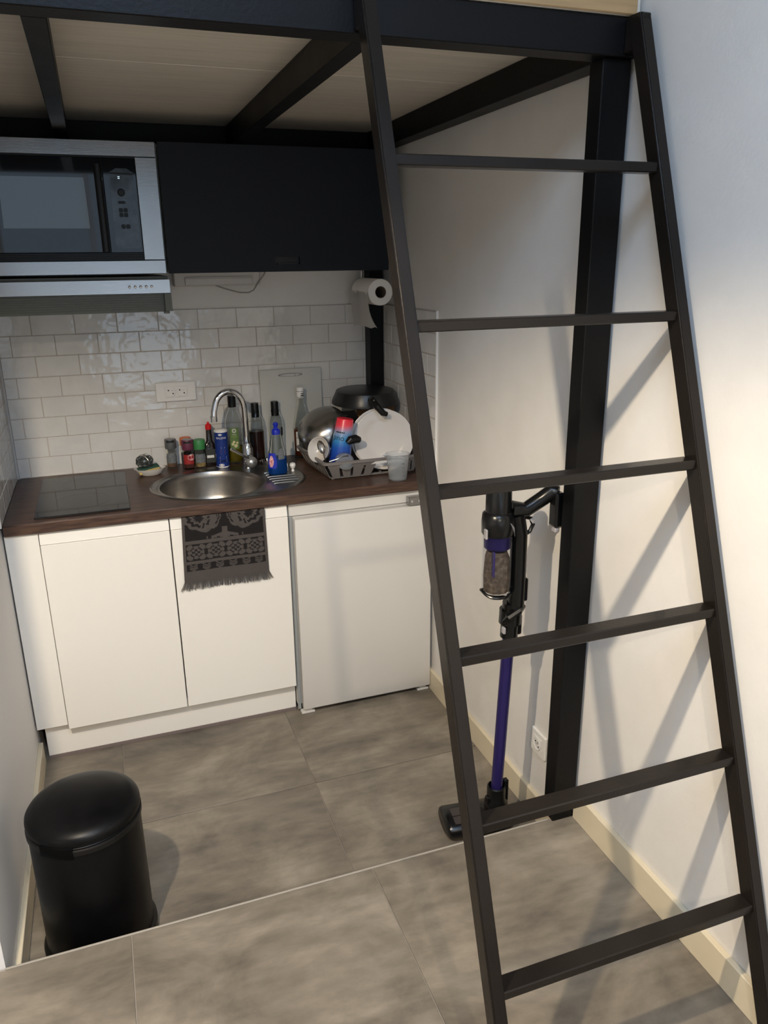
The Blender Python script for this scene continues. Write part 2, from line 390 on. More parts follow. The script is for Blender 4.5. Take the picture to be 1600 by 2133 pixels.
# ------------------------------------------------------------------ ladder
tl = thing('ladder', 'dark steel ladder with flat rungs leaning against the loft', 'ladder', (1.16, -2.39, STEP))
A = Vector((0.0075, -0.3251, -0.9457)); N = Vector((0, -0.9457, 0.3251))
def rail(x, top):
    P = Vector((x, -1.7291, 2.1))
    p0 = P + A*(-(top-2.1)/0.9457); p1 = P + A*((2.1-STEP-0.001)/0.9457)
    Wd, D = 0.0268, 0.0387
    X = Vector((1, 0, 0))
    b = B()
    fl = [p0, p0+X*Wd, p0+X*Wd-N*D, p0-N*D]
    # foot cut level with the floor, top cut level
    def cut(q, z): return q + A*((q.z-z)/0.9457)
    base = [P, P+X*Wd, P+X*Wd-N*D, P-N*D]
    ring = lambda z: [cut(q, z) for q in base]
    b.rings([ring(top), ring(STEP+0.0005)], True, True)
    bmesh.ops.bevel(b.bm, geom=[e for e in b.bm.edges if abs((e.verts[0].co-e.verts[1].co).normalized().dot(A)) > 0.99], offset=0.003, segments=3, affect='EDGES')
    o = b.done('rail', LADM, tl)
    # short welded lug back to the loft beam
    B().box(x+0.003, x+Wd-0.003, -1.715, -1.6605, 2.09, top-0.001, 0.002).done('lug', LADM, tl)
rail(0.8564, 2.158); rail(1.4434, 2.154)
for k in range(6):
    s = 0.2428 + 0.3*k
    P = Vector((0, -1.7291, 2.1)) + A*s - N*0.0036
    B().box(0.8564+0.0268+A.x*s-0.001, 1.4434+A.x*s+0.001, P.y, P.y+0.0368, P.z-0.0195, P.z, 0.0022).done('rung', LADM, tl)

# ------------------------------------------------------------------ base cabinets
t = thing('base_cabinet', 'white handleless double door base cabinet under the sink', 'cabinet', (0.46, -0.3, 0))
b = B(); b.box(0.001, 0.019, -0.575, -0.02, 0.132, 0.856); b.box(0.902, 0.920, -0.575, -0.02, 0.132, 0.856); b.box(0.0195, 0.9015, -0.575, -0.02, 0.132, 0.150); b.box(0.0195, 0.9015, -0.035, -0.02, 0.1505, 0.70); b.done('carcass', WHITE, t)
B().box(-0.007, 0.0935, -0.593, -0.5755, 0.142, 0.859, 0.0012).done('filler_panel', WHITE, t)
def base_door(x0, x1):
    d = B().box(x0, x1, -0.602, -0.577, 0.129, 0.817, 0.0015).done('door', WHITE, t)
    # angled grip strip along the top edge
    b = B(); b.slab([(x0, -0.598, 0.8185), (x0, -0.577, 0.8185), (x0, -0.577, 0.8585), (x0, -0.590, 0.8585)], x1-x0, (1, 0, 0)); b.done('grip_strip', WHITE, d)
base_door(0.096, 0.5045); base_door(0.5085, 0.9165)
B().box(0.014, 0.919, -0.560, -0.546, 0.012, 0.1285, 0.0008).done('toe_kick', WHITE, t)
lab(B().box(0.014, 0.919, -0.5625, -0.546, 0.0005, 0.0118, 0).done('toe_kick_seal', mat('seal_grey', S(120, 108, 104), 0.4), t), 'grey plastic seal strip under the toe kick')

# ------------------------------------------------------------------ fridge
t = thing('fridge', 'white built-in undercounter fridge standing right of the sink cabinet', 'fridge', (1.2, -0.3, 0))
B().box(0.9235, 1.4735, -0.575, -0.03, 0.03, 0.858, 0.002).done('body', WHITEF, t)
B().box(0.9255, 1.4725, -0.583, -0.5755, 0.811, 0.8575, 0.001).done('top_frame', WHITEF, t)
lab(B().box(0.9235, 0.9365, -0.582, -0.5755, 0.012, 0.8095, 0.001).done('side_frame', GREYE, t), 'grey side gasket strip')
B().box(0.9385, 1.4725, -0.612, -0.5845, 0.022, 0.803, 0.004, seg=2).done('door', WHITEF, t)
h = lab(B().box(1.378, 1.43, -0.618, -0.584, 0.8075, 0.8385, 0.002).done('hinge', INOX, t), 'steel hinge plate')
for x in (1.389, 1.419): B().cyl((x, -0.6205, 0.824), (x, -0.6178, 0.824), 0.005).done('screw', CHROME, h)
lab(B().box(0.94, 1.472, -0.56, -0.55, 0.0, 0.03).done('gap_shade_strip', BPLA, t), 'black strip standing in for the shaded gap under the fridge')  # black colour stands in for the shade in the gap under the fridge
for x0, x1 in ((0.932, 0.985), (1.42, 1.468)): B().box(x0, x1, -0.604, -0.575, 0.0005, 0.008, 0.001).box(x0+0.01, x1-0.01, -0.596, -0.58, 0.008, 0.021).done('foot', WHITEF, t)

# ------------------------------------------------------------------ worktop with sink opening
BC = (0.69, -0.365); n = 96
x0, x1, y0, y1 = -0.004, W-0.0105, -0.606, -0.0055
def rect_hit(a, X0, X1, Y0, Y1):
    dx, dy = math.cos(a), math.sin(a); ts = []
    if dx > 1e-9: ts.append((X1-BC[0])/dx)
    if dx < -1e-9: ts.append((X0-BC[0])/dx)
    if dy > 1e-9: ts.append((Y1-BC[1])/dy)
    if dy < -1e-9: ts.append((Y0-BC[1])/dy)
    q = min(ts); return (BC[0]+dx*q, BC[1]+dy*q)
angs = sorted([2*PI*i/n for i in range(n)] + [math.atan2(yy-BC[1], xx-BC[0]) % (2*PI) for xx in (x0, x1) for yy in (y0, y1)])
R = lambda X0, X1, Y0, Y1, z: [(*rect_hit(a, X0, X1, Y0, Y1), z) for a in angs]
Cc = lambda r, z: [(BC[0]+r*math.cos(a), BC[1]+r*math.sin(a), z) for a in angs]
zb = 0.8605
b = B(); b.rings([Cc(0.205, ZC), R(x0, x1, y0+0.003, y1, ZC), R(x0, x1, y0, y1, ZC-0.004), R(x0, x1, y0, y1, zb+0.003), R(x0, x1, y0+0.003, y1, zb), Cc(0.205, zb)], loop=True)
wt = b.done('worktop', WALN); wt['label'] = 'dark walnut laminate worktop running over cabinet and fridge'; wt['category'] = 'worktop'

# ------------------------------------------------------------------ sink
t = thing('sink', 'round stainless steel sink with small grooved drainer', 'sink', (BC[0], BC[1], ZC))
EC, ea, eb = (0.755, -0.347), 0.291, 0.238
def egg(a, ins):
    # distance from bowl centre to the outer egg outline along angle a
    dx, dy = math.cos(a), math.sin(a); px, py = BC[0]-EC[0], BC[1]-EC[1]; A_, B_ = ea-ins, eb-ins
    qa = dx*dx/A_**2+dy*dy/B_**2; qb = 2*(px*dx/A_**2+py*dy/B_**2); qc = px*px/A_**2+py*py/B_**2-1
    q = (-qb+math.sqrt(qb*qb-4*qa*qc))/(2*qa); return (BC[0]+dx*q, BC[1]+dy*q)
an = [2*PI*i/n for i in range(n)]
ring_e = lambda ins, z: [(*egg(a, ins), z) for a in an]
ring_c = lambda r, z: [(BC[0]+r*math.cos(a), BC[1]+r*math.sin(a), z) for a in an]
b = B(); b.rings([ring_e(0.0, ZC+0.0003), ring_e(0.002, ZC+0.003), ring_e(0.007, ZC+0.0045), ring_e(0.012, ZC+0.0035), ring_e(0.018, ZC+0.0015),
     ring_c(0.200, ZC+0.0015), ring_c(0.197, ZC+0.003), ring_c(0.192, ZC+0.0025), ring_c(0.188, ZC-0.004), ring_c(0.186, ZC-0.02), ring_c(0.176, ZC-0.09), ring_c(0.160, ZC-0.13), ring_c(0.12, ZC-0.15), ring_c(0.05, ZC-0.157), ring_c(0.02, ZC-0.16)], close_last=True)
b.done('basin', SINKM, t, ang=50)
for i in range(6):
    yy = -0.445+i*0.032; xr = 0.985 if i in (0,) else 1.005 if i < 4 else 0.99; xl = 0.905 if i < 2 else 0.9
    B().tube([(xl, yy, ZC+0.0016), (xl+0.012, yy, ZC+0.0032), (xr-0.012, yy, ZC+0.0032), (xr, yy, ZC+0.0016)], 0.0045, 8).done('drainer_groove', SINKM, t)
B().lathe([(0, -0.1585), (0.034, -0.1583), (0.038, -0.154), (0.03, -0.152), (0, -0.153)], (BC[0], BC[1], ZC)).done('drain', CHROME, t)
lab(B().lathe([(0.006, 0), (0.006, 0.006), (0.004, 0.009), (0.004, 0.014)], (1.012, -0.300, ZC+0.003)).lathe([(0, 0), (0.008, 0.002), (0.0125, 0.0125), (0.010, 0.021), (0, 0.025)], (1.012, -0.300, ZC+0.015)).done('plug_knob', WPLA, t), 'round pale pop-up knob')

# faucet
t = thing('faucet', 'chrome swan neck faucet with side lever behind the sink', 'faucet', (0.862, -0.165, ZC))
fx, fy = 0.862, -0.165
B().lathe([(0, 0), (0.025, 0), (0.025, 0.006), (0.021, 0.010), (0.021, 0.078), (0.016, 0.086), (0.0135, 0.10), (0, 0.10)], (fx, fy, ZC+0.0018)).done('body', CHROME, t)
pts = [(fx, fy, ZC+0.09), (0.860, fy-0.002, 1.05), (0.858, fy-0.004, 1.135)]
for i in range(1, 13):
    a = PI*i/13; pts.append((0.7985+0.0585*math.cos(a), -0.171-0.022*i/13, 1.140+0.072*math.sin(a)))
pts += [(0.7365, -0.194, 1.140), (0.734, -0.195, 1.104)]
B().tube(pts, 0.0125, 14).done('spout', CHROME, t, ang=60)
B().lathe([(0.0105, 0), (0.014, 0.001), (0.014, 0.022), (0.0125, 0.023)], (0.734, -0.195, 1.100)).done('aerator', CHROME, t)
bl = B().lathe([(0.0235*math.sin(PI*i/16), -0.0235*math.cos(PI*i/16)) for i in range(17)], (0.867, -0.206, 0.930)).done('mixer_ball', mat('satin_chrome', (0.62, 0.61, 0.59), 0.28, 0.85), t)
B().cyl((0.864, -0.18, 0.945), (0.866, -0.195, 0.935), 0.014).done('mixer_neck', CHROME, t)
B().tube([(0.862, -0.212, 0.943), (0.788, -0.222, 0.994)], [0.0042, 0.0062], 10).done('lever', CHROME, bl)
t = B().lathe([(0, 0.0002), (0.036, 0.0002), (0.041, 0.012), (0.043, 0.012), (0.038, -0.0), (0.0, -0.0)], (0.955, -0.135, ZC+0.0022)).done('sink_strainer', CHROME)
t['label'] = 'shallow steel strainer cup lying behind the blue soap bottle'; t['category'] = 'strainer'

# ------------------------------------------------------------------ hob
t = thing('induction_hob', 'black glass two zone hob set in the worktop left of the sink', 'hob', (0.237, -0.31, ZC))
B().box(0.087, 0.387, -0.570, -0.062, ZC+0.0003, ZC+0.0065, 0.0012).done('glass_plate', mat('hob_glass', (0.010, 0.010, 0.011), 0.06, spec=0.4), t)
HRING = mat('hob_print', S(70, 72, 74), 0.2)
for yy, r in ((-0.19, 0.075), (-0.42, 0.09)):
    b = B(); b.rings([[(0.237+q*math.cos(2*PI*i/48), yy+q*math.sin(2*PI*i/48), ZC+0.00665) for i in range(48)] for q in (r, r-0.0012)]); lab(b.done('cooking_zone', HRING, t), 'thin printed ring')

# ------------------------------------------------------------------ upper cabinet, microwave, hood
t = thing('wall_cabinet', 'matt anthracite wall cabinet with one wide flap door', 'cabinet', (1.0, -0.18, 1.655))
B().box(0.604, 1.400, -0.338, -0.001, 1.656, 2.060, 0.001).done('carcass', WPLA, t)
# door with a notched finger pull in its lower edge area
hx0, hx1, hz0, hz1 = 0.972, 1.062, 1.678, 1.703
d = B()
d.box(0.604, hx0, -0.360, -0.340, 1.653, 2.062); d.box(hx1, 1.400, -0.360, -0.340, 1.653, 2.062); d.box(hx0, hx1, -0.360, -0.340, 1.653, hz0); d.box(hx0, hx1, -0.360, -0.340, hz1, 2.062)
bmesh.ops.remove_doubles(d.bm, verts=d.bm.verts, dist=1e-5)
d = d.done('door', DARKC, t)
b = B(); b.box(hx0, hx1, -0.346, -0.3405, hz0, hz1); b.box(hx0+0.01, hx1-0.01, -0.3575, -0.346, hz0, hz0+0.005); b.done('finger_pull', BPLA, d)

t = thing('microwave_housing', 'grey housing cabinet that carries the built-in microwave', 'cabinet', (0.3, -0.18, 1.655))
B().box(0.002, 0.6, -0.335, -0.001, 1.656, 2.060, 0.001).done('carcass', GREYE, t)
t = thing('microwave', 'stainless framed built-in microwave with black glass door', 'microwave', (0.3, -0.345, 1.655))
B().box(0.006, 0.594, -0.345, -0.3355, 1.66, 2.05).done('chassis', BPLA, t)
B().box(0.003, 0.5945, -0.362, -0.346, 2.015, 2.060, 0.001).done('trim_bar', INOX, t)
B().box(0.003, 0.5955, -0.362, -0.346, 1.6535, 1.6960, 0.001).done('trim_bar', INOX, t)
B().box(0.5285, 0.5945, -0.362, -0.346, 1.6985, 2.0125, 0.001).done('trim_bar', INOX, t)
B().box(0.003, 0.068, -0.362, -0.346, 1.6985, 2.0125, 0.001).done('trim_bar', INOX, t)
dr = B().box(0.070, 0.424, -0.357, -0.3455, 1.722, 2.0105, 0.002).done('door', BGLASS, t)
b = B(); b.slab([(0.112, -0.3572, 1.797), (0.368, -0.3572, 1.797), (0.366, -0.3572, 1.950), (0.116, -0.3572, 1.950)], 0.0006, (0, -1, 0)); lab(b.done('window', MWIN, dr), 'lighter grey viewing window')
b = B(); b.lathe([(0, 0), (0.012, 0.0), (0.012, 0.268), (0, 0.268)], (0.410, -0.356, 1.724), 20, sy=0.55); b.done('door_handle', BPLA, dr)
B().box(0.426, 0.5275, -0.354, -0.3455, 1.722, 2.0105, 0.001).done('panel_surround', BGLASS, t)
pn = B(); pts = [(0.442, 1.740), (0.450, 1.735), (0.516, 1.735), (0.522, 1.742), (0.518, 1.968), (0.500, 1.980), (0.466, 1.980), (0.446, 1.968)]
pn.slab([(x, -0.3542, z) for x, z in pts], 0.0008, (0, -1, 0)); pn = lab(pn.done('control_panel', MPANEL, t), 'smudged shiny grey control panel')
def btn(pl, name='button'):
    b = B(); b.slab([(x, -0.3552, z) for x, z in pl], 0.0022, (0, -1, 0)); return b.done(name, BPLA, pn)
kn = B().lathe([(0.0115, 0), (0.0115, 0.007), (0.0095, 0.009), (0, 0.009)], seg=24, M=Matrix.Translation((0.476, -0.3552, 1.907)) @ Matrix.Rotation(PI/2, 4, 'X')).done('dial', BPLA, pn)
def rrect(cx, cz, hw, hh, r): return [(cx+sx*(hw-r)+r*math.cos(a), cz+sz*(hh-r)+r*math.sin(a)) for sx, sz, a0 in ((1, 1, 0), (-1, 1, PI/2), (-1, -1, PI), (1, -1, 1.5*PI)) for a in (a0, a0+PI/4, a0+PI/2)]
btn(rrect(0.475, 1.877, 0.012, 0.0042, 0.004))
for dx in (-0.0072, 0.0072):
    for dz in (-0.0072, 0.0072): btn(rrect(0.477+dx, 1.846+dz, 0.0065, 0.0065, 0.003))
for dx in (-0.0075, 0.0075): btn(rrect(0.480+dx, 1.803, 0.0068, 0.0068, 0.004))
btn([(0.448, 1.962), (0.512, 1.960), (0.520, 1.9625), (0.512, 1.966), (0.448, 1.967)], 'display_strip')
b = B()
for z in (1.9535, 1.9485): b.box(0.4705, 0.4725, -0.3556, -0.355, z, z+0.0024).box(0.4740, 0.4760, -0.3556, -0.355, z, z+0.0024)
lab(b.done('clock_digits', mat('clock_light', (0.6, 0.75, 0.8), 0.4, emit=((0.7, 0.9, 1.0), 1.2)), pn), 'tiny lit clock dots')
b = B()
for i in range(4): b.box(0.070, 0.527, -0.356, -0.346, 1.7005+i*0.0052, 1.7038+i*0.0052)
b.done('vent_slats', BPLA, t)

t = thing('cooker_hood', 'slim stainless cooker hood under the microwave', 'hood', (0.3, -0.2, 1.525))
B().box(0.002, 0.598, -0.36, -0.02, 1.5925, 1.645, 0.001).done('body', HOODU, t)
fr = B().box(0.001, 0.601, -0.392, -0.3605, 1.590, 1.6355, 0.0012).done('front_strip', INOX, t)
for i in range(5):
    x = 0.469+i*0.0178
    B().lathe([(0.0048, 0), (0.0048, 0.003), (0.003, 0.0045), (0, 0.005)], seg=14, M=Matrix.Translation((x, -0.392, 1.6125)) @ Matrix.Rotation(PI/2, 4, 'X')).done('button', CHROME, fr)
b = B(); b.box(0.004, 0.578, -0.372, -0.05, 1.529, 1.5915)
for i in range(7): b.box(0.004, 0.576, -0.3745, -0.371, 1.535+i*0.0075, 1.5385+i*0.0075)
lab(b.done('filter_flap', HOODU, t), 'ribbed grey green filter flap')
B().box(0.5785, 0.602, -0.388, -0.04, 1.531, 1.5895, 0.001).box(0.574, 0.592, -0.386, -0.36, 1.523, 1.531, 0.001).done('end_cap', HOODU, t)

t = thing('under_cabinet_light', 'switched off strip light with a loose cable under the dark cabinet', 'light fixture', (0.81, -0.03, 1.6))
B().box(0.645, 0.975, -0.055, 0.0055, 1.600, 1.655, 0.004).done('housing', mat('fixture_grey', S(200, 196, 190), 0.5), t)
B().box(0.685, 0.945, -0.0615, -0.0555, 1.604, 1.630, 0.002).box(0.685, 0.945, -0.0665, -0.0555, 1.630, 1.633).done('diffuser', mat('diffuser', S(190, 185, 178), 0.3), t)
B().tube([(0.80, -0.05, 1.602), (0.84, -0.06, 1.588), (0.89, -0.06, 1.574), (0.925, -0.06, 1.573), (0.945, -0.06, 1.582), (0.965, -0.06, 1.610), (0.99, -0.06, 1.640), (1.0, -0.05, 1.655)], 0.0028, 8).done('cable', mat('cable_grey', S(150, 146, 138), 0.6), t)

# ------------------------------------------------------------------ sockets
def socket_face(c, nrm, name, parent):
    # round recessed face with two pin holes and an earth pin
    z = Vector(nrm); up = Vector((0, 0, 1)); x = up.cross(z)
    Mx = Matrix((( x.x, up.x, z.x, c[0]), (x.y, up.y, z.y, c[1]), (x.z, up.z, z.z, c[2]), (0, 0, 0, 1)))
    r = B().lathe([(0.0205, 0.0005), (0.0205, 0.0022), (0.0185, 0.0025), (0.018, 0.001), (0, 0.001)], seg=24, M=Mx).done(name, WPLA, parent)
    for px, pz in ((-0.008, 0.006), (0.009, -0.007)): B().lathe([(0.0028, 0.0012), (0.0028, 0.002), (0, 0.002)], seg=10, M=Mx @ Matrix.Translation((px, pz, 0))).done('pin_hole', INK, r)
    B().lathe([(0.0024, 0.001), (0.0024, 0.009), (0, 0.01)], seg=10, M=Mx @ Matrix.Translation((0.006, 0.009, 0))).done('earth_pin', CHROME, r)
t = thing('double_socket', 'white double wall socket on the tiled backsplash', 'socket', (0.618, -0.003, 1.198))
B().box(0.540, 0.697, -0.0115, -0.0012, 1.159, 1.236, 0.003).done('frame', WPLA, t)
B().box(0.574, 0.664, -0.0135, -0.0115, 1.1755, 1.2195, 0.0009).done('insert', WPLA, t)
for x in (0.597, 0.6405): socket_face((x, -0.0135, 1.1985), (0, -1, 0), 'socket_face', t)
t = thing('wall_socket', 'single white socket low on the right wall', 'socket', (W-0.004, -1.437, 0.272))
B().box(W-0.010, W, -1.477, -1.397, 0.232, 0.312, 0.003).done('frame', WPLA, t)
B().box(W-0.012, W-0.010, -1.4595, -1.4145, 0.2495, 0.2945, 0.0009).done('insert', WPLA, t)
socket_face((W-0.012, -1.437, 0.272), (-1, 0, 0), 'socket_face', t)

# ------------------------------------------------------------------ paper roll under the cabinet
t = thing('paper_roll', 'white paper towel roll on a holder under the cabinet end', 'paper roll', (1.388, -0.19, 1.571))
Mx = Matrix.Translation((1.388, -0.30, 1.571)) @ Matrix.Rotation(-PI/2, 4, 'X')
B().lathe([(0.0225, 0.0), (0.047, 0.0), (0.0495, 0.003), (0.0495, 0.212), (0.047, 0.215), (0.0225, 0.215), (0.0225, 0.0)], seg=40, M=Mx).done('roll', PAPER, t)
lab(B().lathe([(0.0222, 0.001), (0.0222, 0.214), (0.0205, 0.214), (0.0205, 0.001), (0.0222, 0.001)], seg=32, M=Mx).done('core', CARD, t), 'brown cardboard core')
rows = []
for j in range(10):
    q = j/9; z = 1.571-0.135*q; rows.append([(1.3365+0.012*q*q+0.028*q**3*(1-i/8)**2+0.003*math.sin(i*1.3), -0.300+0.213*i/8+(0.01*q if i == 0 else 0), z+0.004*math.sin(i*2.1)*q) for i in range(9)])
B().sheet(rows, 0.0006).done('loose_sheet', PAPER, t)
B().tube([(1.388, -0.082, 1.571), (1.388, -0.072, 1.571), (1.388, -0.072, 1.64), (1.388, -0.08, 1.654)], 0.004).tube([(1.388, -0.083, 1.571), (1.388, -0.22, 1.571)], 0.008).done('holder', CHROME, t)

# ------------------------------------------------------------------ items on the worktop
def base_z(): return ZC+0.0008
def jar(name, label, x, y, r, h, hc, capm, content, labm, cat='jar', topm=None, group='small jars by the backsplash'):
    t = thing(name, label, cat, (x, y, base_z()))
    c = (x, y, base_z()); hb = h-hc
    B().lathe([(0, 0), (r*0.92, 0), (r, 0.004), (r, hb-0.014), (r*0.9, hb-0.004), (r*0.9, hb), (r*0.86, hb), (r*0.86, hb-0.004), (r*0.94, hb-0.016), (r*0.94, 0.005), (0, 0.004)], c, 24).done('glass', CLEAR, t)
    B().lathe([(0, 0.006), (r*0.92, 0.006), (r*0.92, hb*0.62), (0, hb*0.64)], c, 20).done('contents', content, t)
    cp = B().lathe([(0, hb), (r*1.02, hb), (r*1.05, hb+0.003), (r*1.05, h-0.003), (r*0.98, h), (0, h)], c, 24).done('cap', capm, t)
    if topm: B().lathe([(r*0.9, h+0.0004), (0, h+0.0006)], c, 24).done('cap_top', topm, cp)
    if topm: patch(c, r*1.058, -PI/2-0.1, r*1.5, h-0.012, h-0.0035).done('flip_gap', INK, cp)
    if labm: patch(c, r*1.012, -PI/2-0.05, r*2.0, 0.022, hb-0.018).done('label', labm, t)
    return t, c
jar('spice_jar', 'grey capped spice jar nearest the sponge dish', 0.574, -0.046, 0.0215, 0.118, 0.038, GREYC, SPICEB, LABGREY, topm=GREYL)
jar('spice_jar', 'orange lidded spice jar half hidden behind the maroon capped jar', 0.634, -0.036, 0.0215, 0.117, 0.030, ORANGE, SPICER, None)
t, c = jar('spice_jar', 'maroon capped spice jar with a pale round label', 0.6365, -0.089, 0.0225, 0.119, 0.040, MAROON, SPICER, mat('red_label', S(150, 40, 40), 0.5), topm=GREYL)
b = B(); b.lathe([(0.013, 0), (0, 0.0001)], seg=20, sx=1.25); wrap(b, c, 0.0232, -PI/2+0.45, 0.050); b.done('label_badge', PINK, t)
t, c = jar('spice_jar', 'green capped spice jar beside the dark sauce bottle', 0.6825, -0.083, 0.0228, 0.114, 0.038, GREEN, SPICEY, LABGREY)
t = thing('sauce_bottle', 'dark brown sauce bottle with a red cap', 'bottle', (0.7265, -0.062, base_z()))
c = (0.7265, -0.062, base_z())
b = B()
for (r_, z_) in (): pass
sq = lambda h, z, r=0.006: [(c[0]+sx*(h-r)+r*math.cos(a), c[1]+sy*(h-r)*0.8+r*math.sin(a), c[2]+z) for sx, sy, a0 in ((1, 1, 0), (-1, 1, PI/2), (-1, -1, PI), (1, -1, 1.5*PI)) for a in (a0, a0+PI/6, a0+PI/3, a0+PI/2)]
b.rings([sq(0.022, 0), sq(0.0235, 0.004), sq(0.0235, 0.072), sq(0.019, 0.088), sq(0.0125, 0.102), sq(0.0115, 0.112), sq(0.0105, 0.15)], True, True); b.done('glass', DARKSAUCE, t, ang=60)
B().lathe([(0.0125, 0.148), (0.0125, 0.166), (0.010, 0.168), (0.005, 0.172), (0.004, 0.178), (0, 0.178)], c, 20).done('cap', RED, t)
lb = B().box(c[0]-0.019, c[0]+0.019, c[1]-0.0205, c[1]-0.0198, c[2]+0.014, c[2]+0.070).done('label', mat('dark_label', S(60, 62, 58), 0.5, noise=(220, 0.5, 2), stretch=(1, 1, 4)), t)
B().box(c[0]-0.016, c[0]+0.012, c[1]-0.0212, c[1]-0.0206, c[2]+0.034, c[2]+0.045).done('label_panel', LABW, lb)
# salt canister
c = (0.7685, -0.105, base_z()); t = thing('salt_canister', 'tall blue salt canister with a white lid', 'canister', c)
B().lathe([(0, 0), (0.026, 0), (0.0262, 0.003), (0.0262, 0.143), (0, 0.143)], c, 32).done('tube', DBLUE, t)
B().lathe([(0.0268, 0), (0.0268, 0.003), (0.0263, 0.004)], c, 32).done('base_rim', WPLA, t)
B().lathe([(0.0262, 0.143), (0.0272, 0.144), (0.0272, 0.150), (0.020, 0.152), (0.018, 0.154), (0, 0.154)], c, 32).done('lid', WPLA, t)
a0 = -PI/2-0.13
wrap(text_bm('BALEINE', 0.0115), c, 0.0265, a0, 0.121).done('brand_lettering', LABW, t)
b = B(); b.lathe([(0.0075, 0), (0, 0.0001)], seg=20, sy=0.5); wrap(b, c, 0.0265, a0-0.15, 0.135).done('whale_mark', LABW, t)
b = B()
for i, wd in enumerate((0.030, 0.033, 0.024, 0.031)): b.box(-wd/2, wd/2, 0.100-i*0.0045, 0.1022-i*0.0045, 0, 0.0001)
wrap(b, c, 0.0265, a0, 0.0).done('small_print', LABGREY, t)
b = B(); b.box(-0.003, 0.012, 0.079, 0.085, 0, 0.0001); b.box(-0.010, 0.017, 0.037, 0.046, 0, 0.0001); b.box(-0.010, 0.018, 0.021, 0.034, 0, 0.0001); wrap(b, c, 0.0265, a0, 0.0).done('white_panels', LABW, t)['kind'] = 'stuff'
b = B()
for i in range(12): b.box(-0.007+i*0.0019, -0.0062+i*0.0019+0.0005*(i % 2), 0.023, 0.031, 0, 0.0001)
wrap(b, c, 0.0267, a0, 0.0).done('barcode', INK, t)
b = B(); b.box(-0.006, 0.012, 0.055, 0.074, 0, 0.0001); wrap(b, c, 0.0265, a0, 0.0).done('brown_picture', mat('brown_print', S(150, 110, 80), 0.5, noise=(300, 0.4, 2)), t)
b = B(); b.lathe([(0.011, 0), (0, 0.0001)], seg=18, sy=0.5); wrap(b, c, 0.0265, a0-0.2, 0.011).done('bottom_badge', LABW, t)

# bottles
def bottle(name, label, x, y, r, h, hs, rn, hc, capm, fill, liq, capr=None):
    c = (x, y, base_z()); t = thing(name, label, 'bottle', c, None)
    out = [(0, 0), (r*0.94, 0), (r, 0.006), (r, hs), (r*0.93, hs+0.018), (r*0.62, hs+0.045), (rn*1.05, hs+0.062), (rn, h-hc)]
    inn = [(a-0.0022, z) for a, z in out[3:][::-1]]+[(r-0.0022, 0.008), (0, 0.008)]
    B().lathe(out+inn, c, 28).done('glass', CLEAR, t, ang=50)
    if liq: B().lathe([(0, 0.009), (r-0.0026, 0.009), (r-0.0026, min(fill, hs)), (0, min(fill, hs)+0.0002)], c, 24).done('liquid', liq, t)
    cr = capr or rn*1.12
    B().lathe([(rn*0.9, h-hc-0.001), (cr, h-hc), (cr*1.0, h-0.002), (cr*0.95, h), (0, h)], c, 24).done('cap', capm, t)
    return t, c
t, c = bottle('olive_oil_bottle', 'olive oil bottle with a green label behind the faucet', 0.829, -0.054, 0.034, 0.276, 0.165, 0.014, 0.046, BPLA, 0.070, OIL, 0.0165)
a0 = -PI/2-0.12
patch(c, 0.0345, a0, 0.038, 0.062, 0.150).done('label', LABG, t)
b = B(); b.rings([[(q*math.cos(2*PI*i/24), q*math.sin(2*PI*i/24), 0) for i in range(24)] for q in (0.0085, 0.006)]); wrap(b, c, 0.0349, a0, 0.138).done('logo_ring', LABW, t)
wrap(text_bm('U', 0.009), c, 0.0349, a0, 0.138).done('logo_letter', LABW, t)
wrap(text_bm('HUILE', 0.0062), c, 0.0349, a0, 0.122).done('lettering', LABW, t)
wrap(text_bm("D'OLIVE", 0.0068), c, 0.0349, a0, 0.113).done('lettering', mat('lime_ink', S(160, 180, 90), 0.5), t)
b = B()
for ex, ez, er in ((-0.008, 0.083, 0.006), (0.004, 0.076, 0.0075), (0.010, 0.088, 0.005), (-0.003, 0.092, 0.005)): b.lathe([(er, 0), (0, 0.0001)], (ex, ez, 0), 12)
wrap(b, c, 0.0349, a0, 0.0).done('olive_picture', mat('olive_print', S(206, 196, 150), 0.5), t)
t, c = bottle('vinegar_bottle', 'clear bottle of dark vinegar with a black sleeve right of the faucet', 0.921, -0.056, 0.0335, 0.240, 0.150, 0.0135, 0.058, BPLA, 0.125, VINEGAR, 0.0158)
patch(c, 0.034, -PI/2-0.75, 0.014, 0.070, 0.118).done('label', INK, t)
t, c = bottle('wine_bottle', 'nearly empty clear bottle with a black sleeve behind the blue soap', 1.004, -0.052, 0.031, 0.240, 0.150, 0.0135, 0.058, BPLA, 0.0, None, 0.0158)
patch(c, 0.0315, -PI/2+0.72, 0.012, 0.10, 0.135).done('label', INK, t)
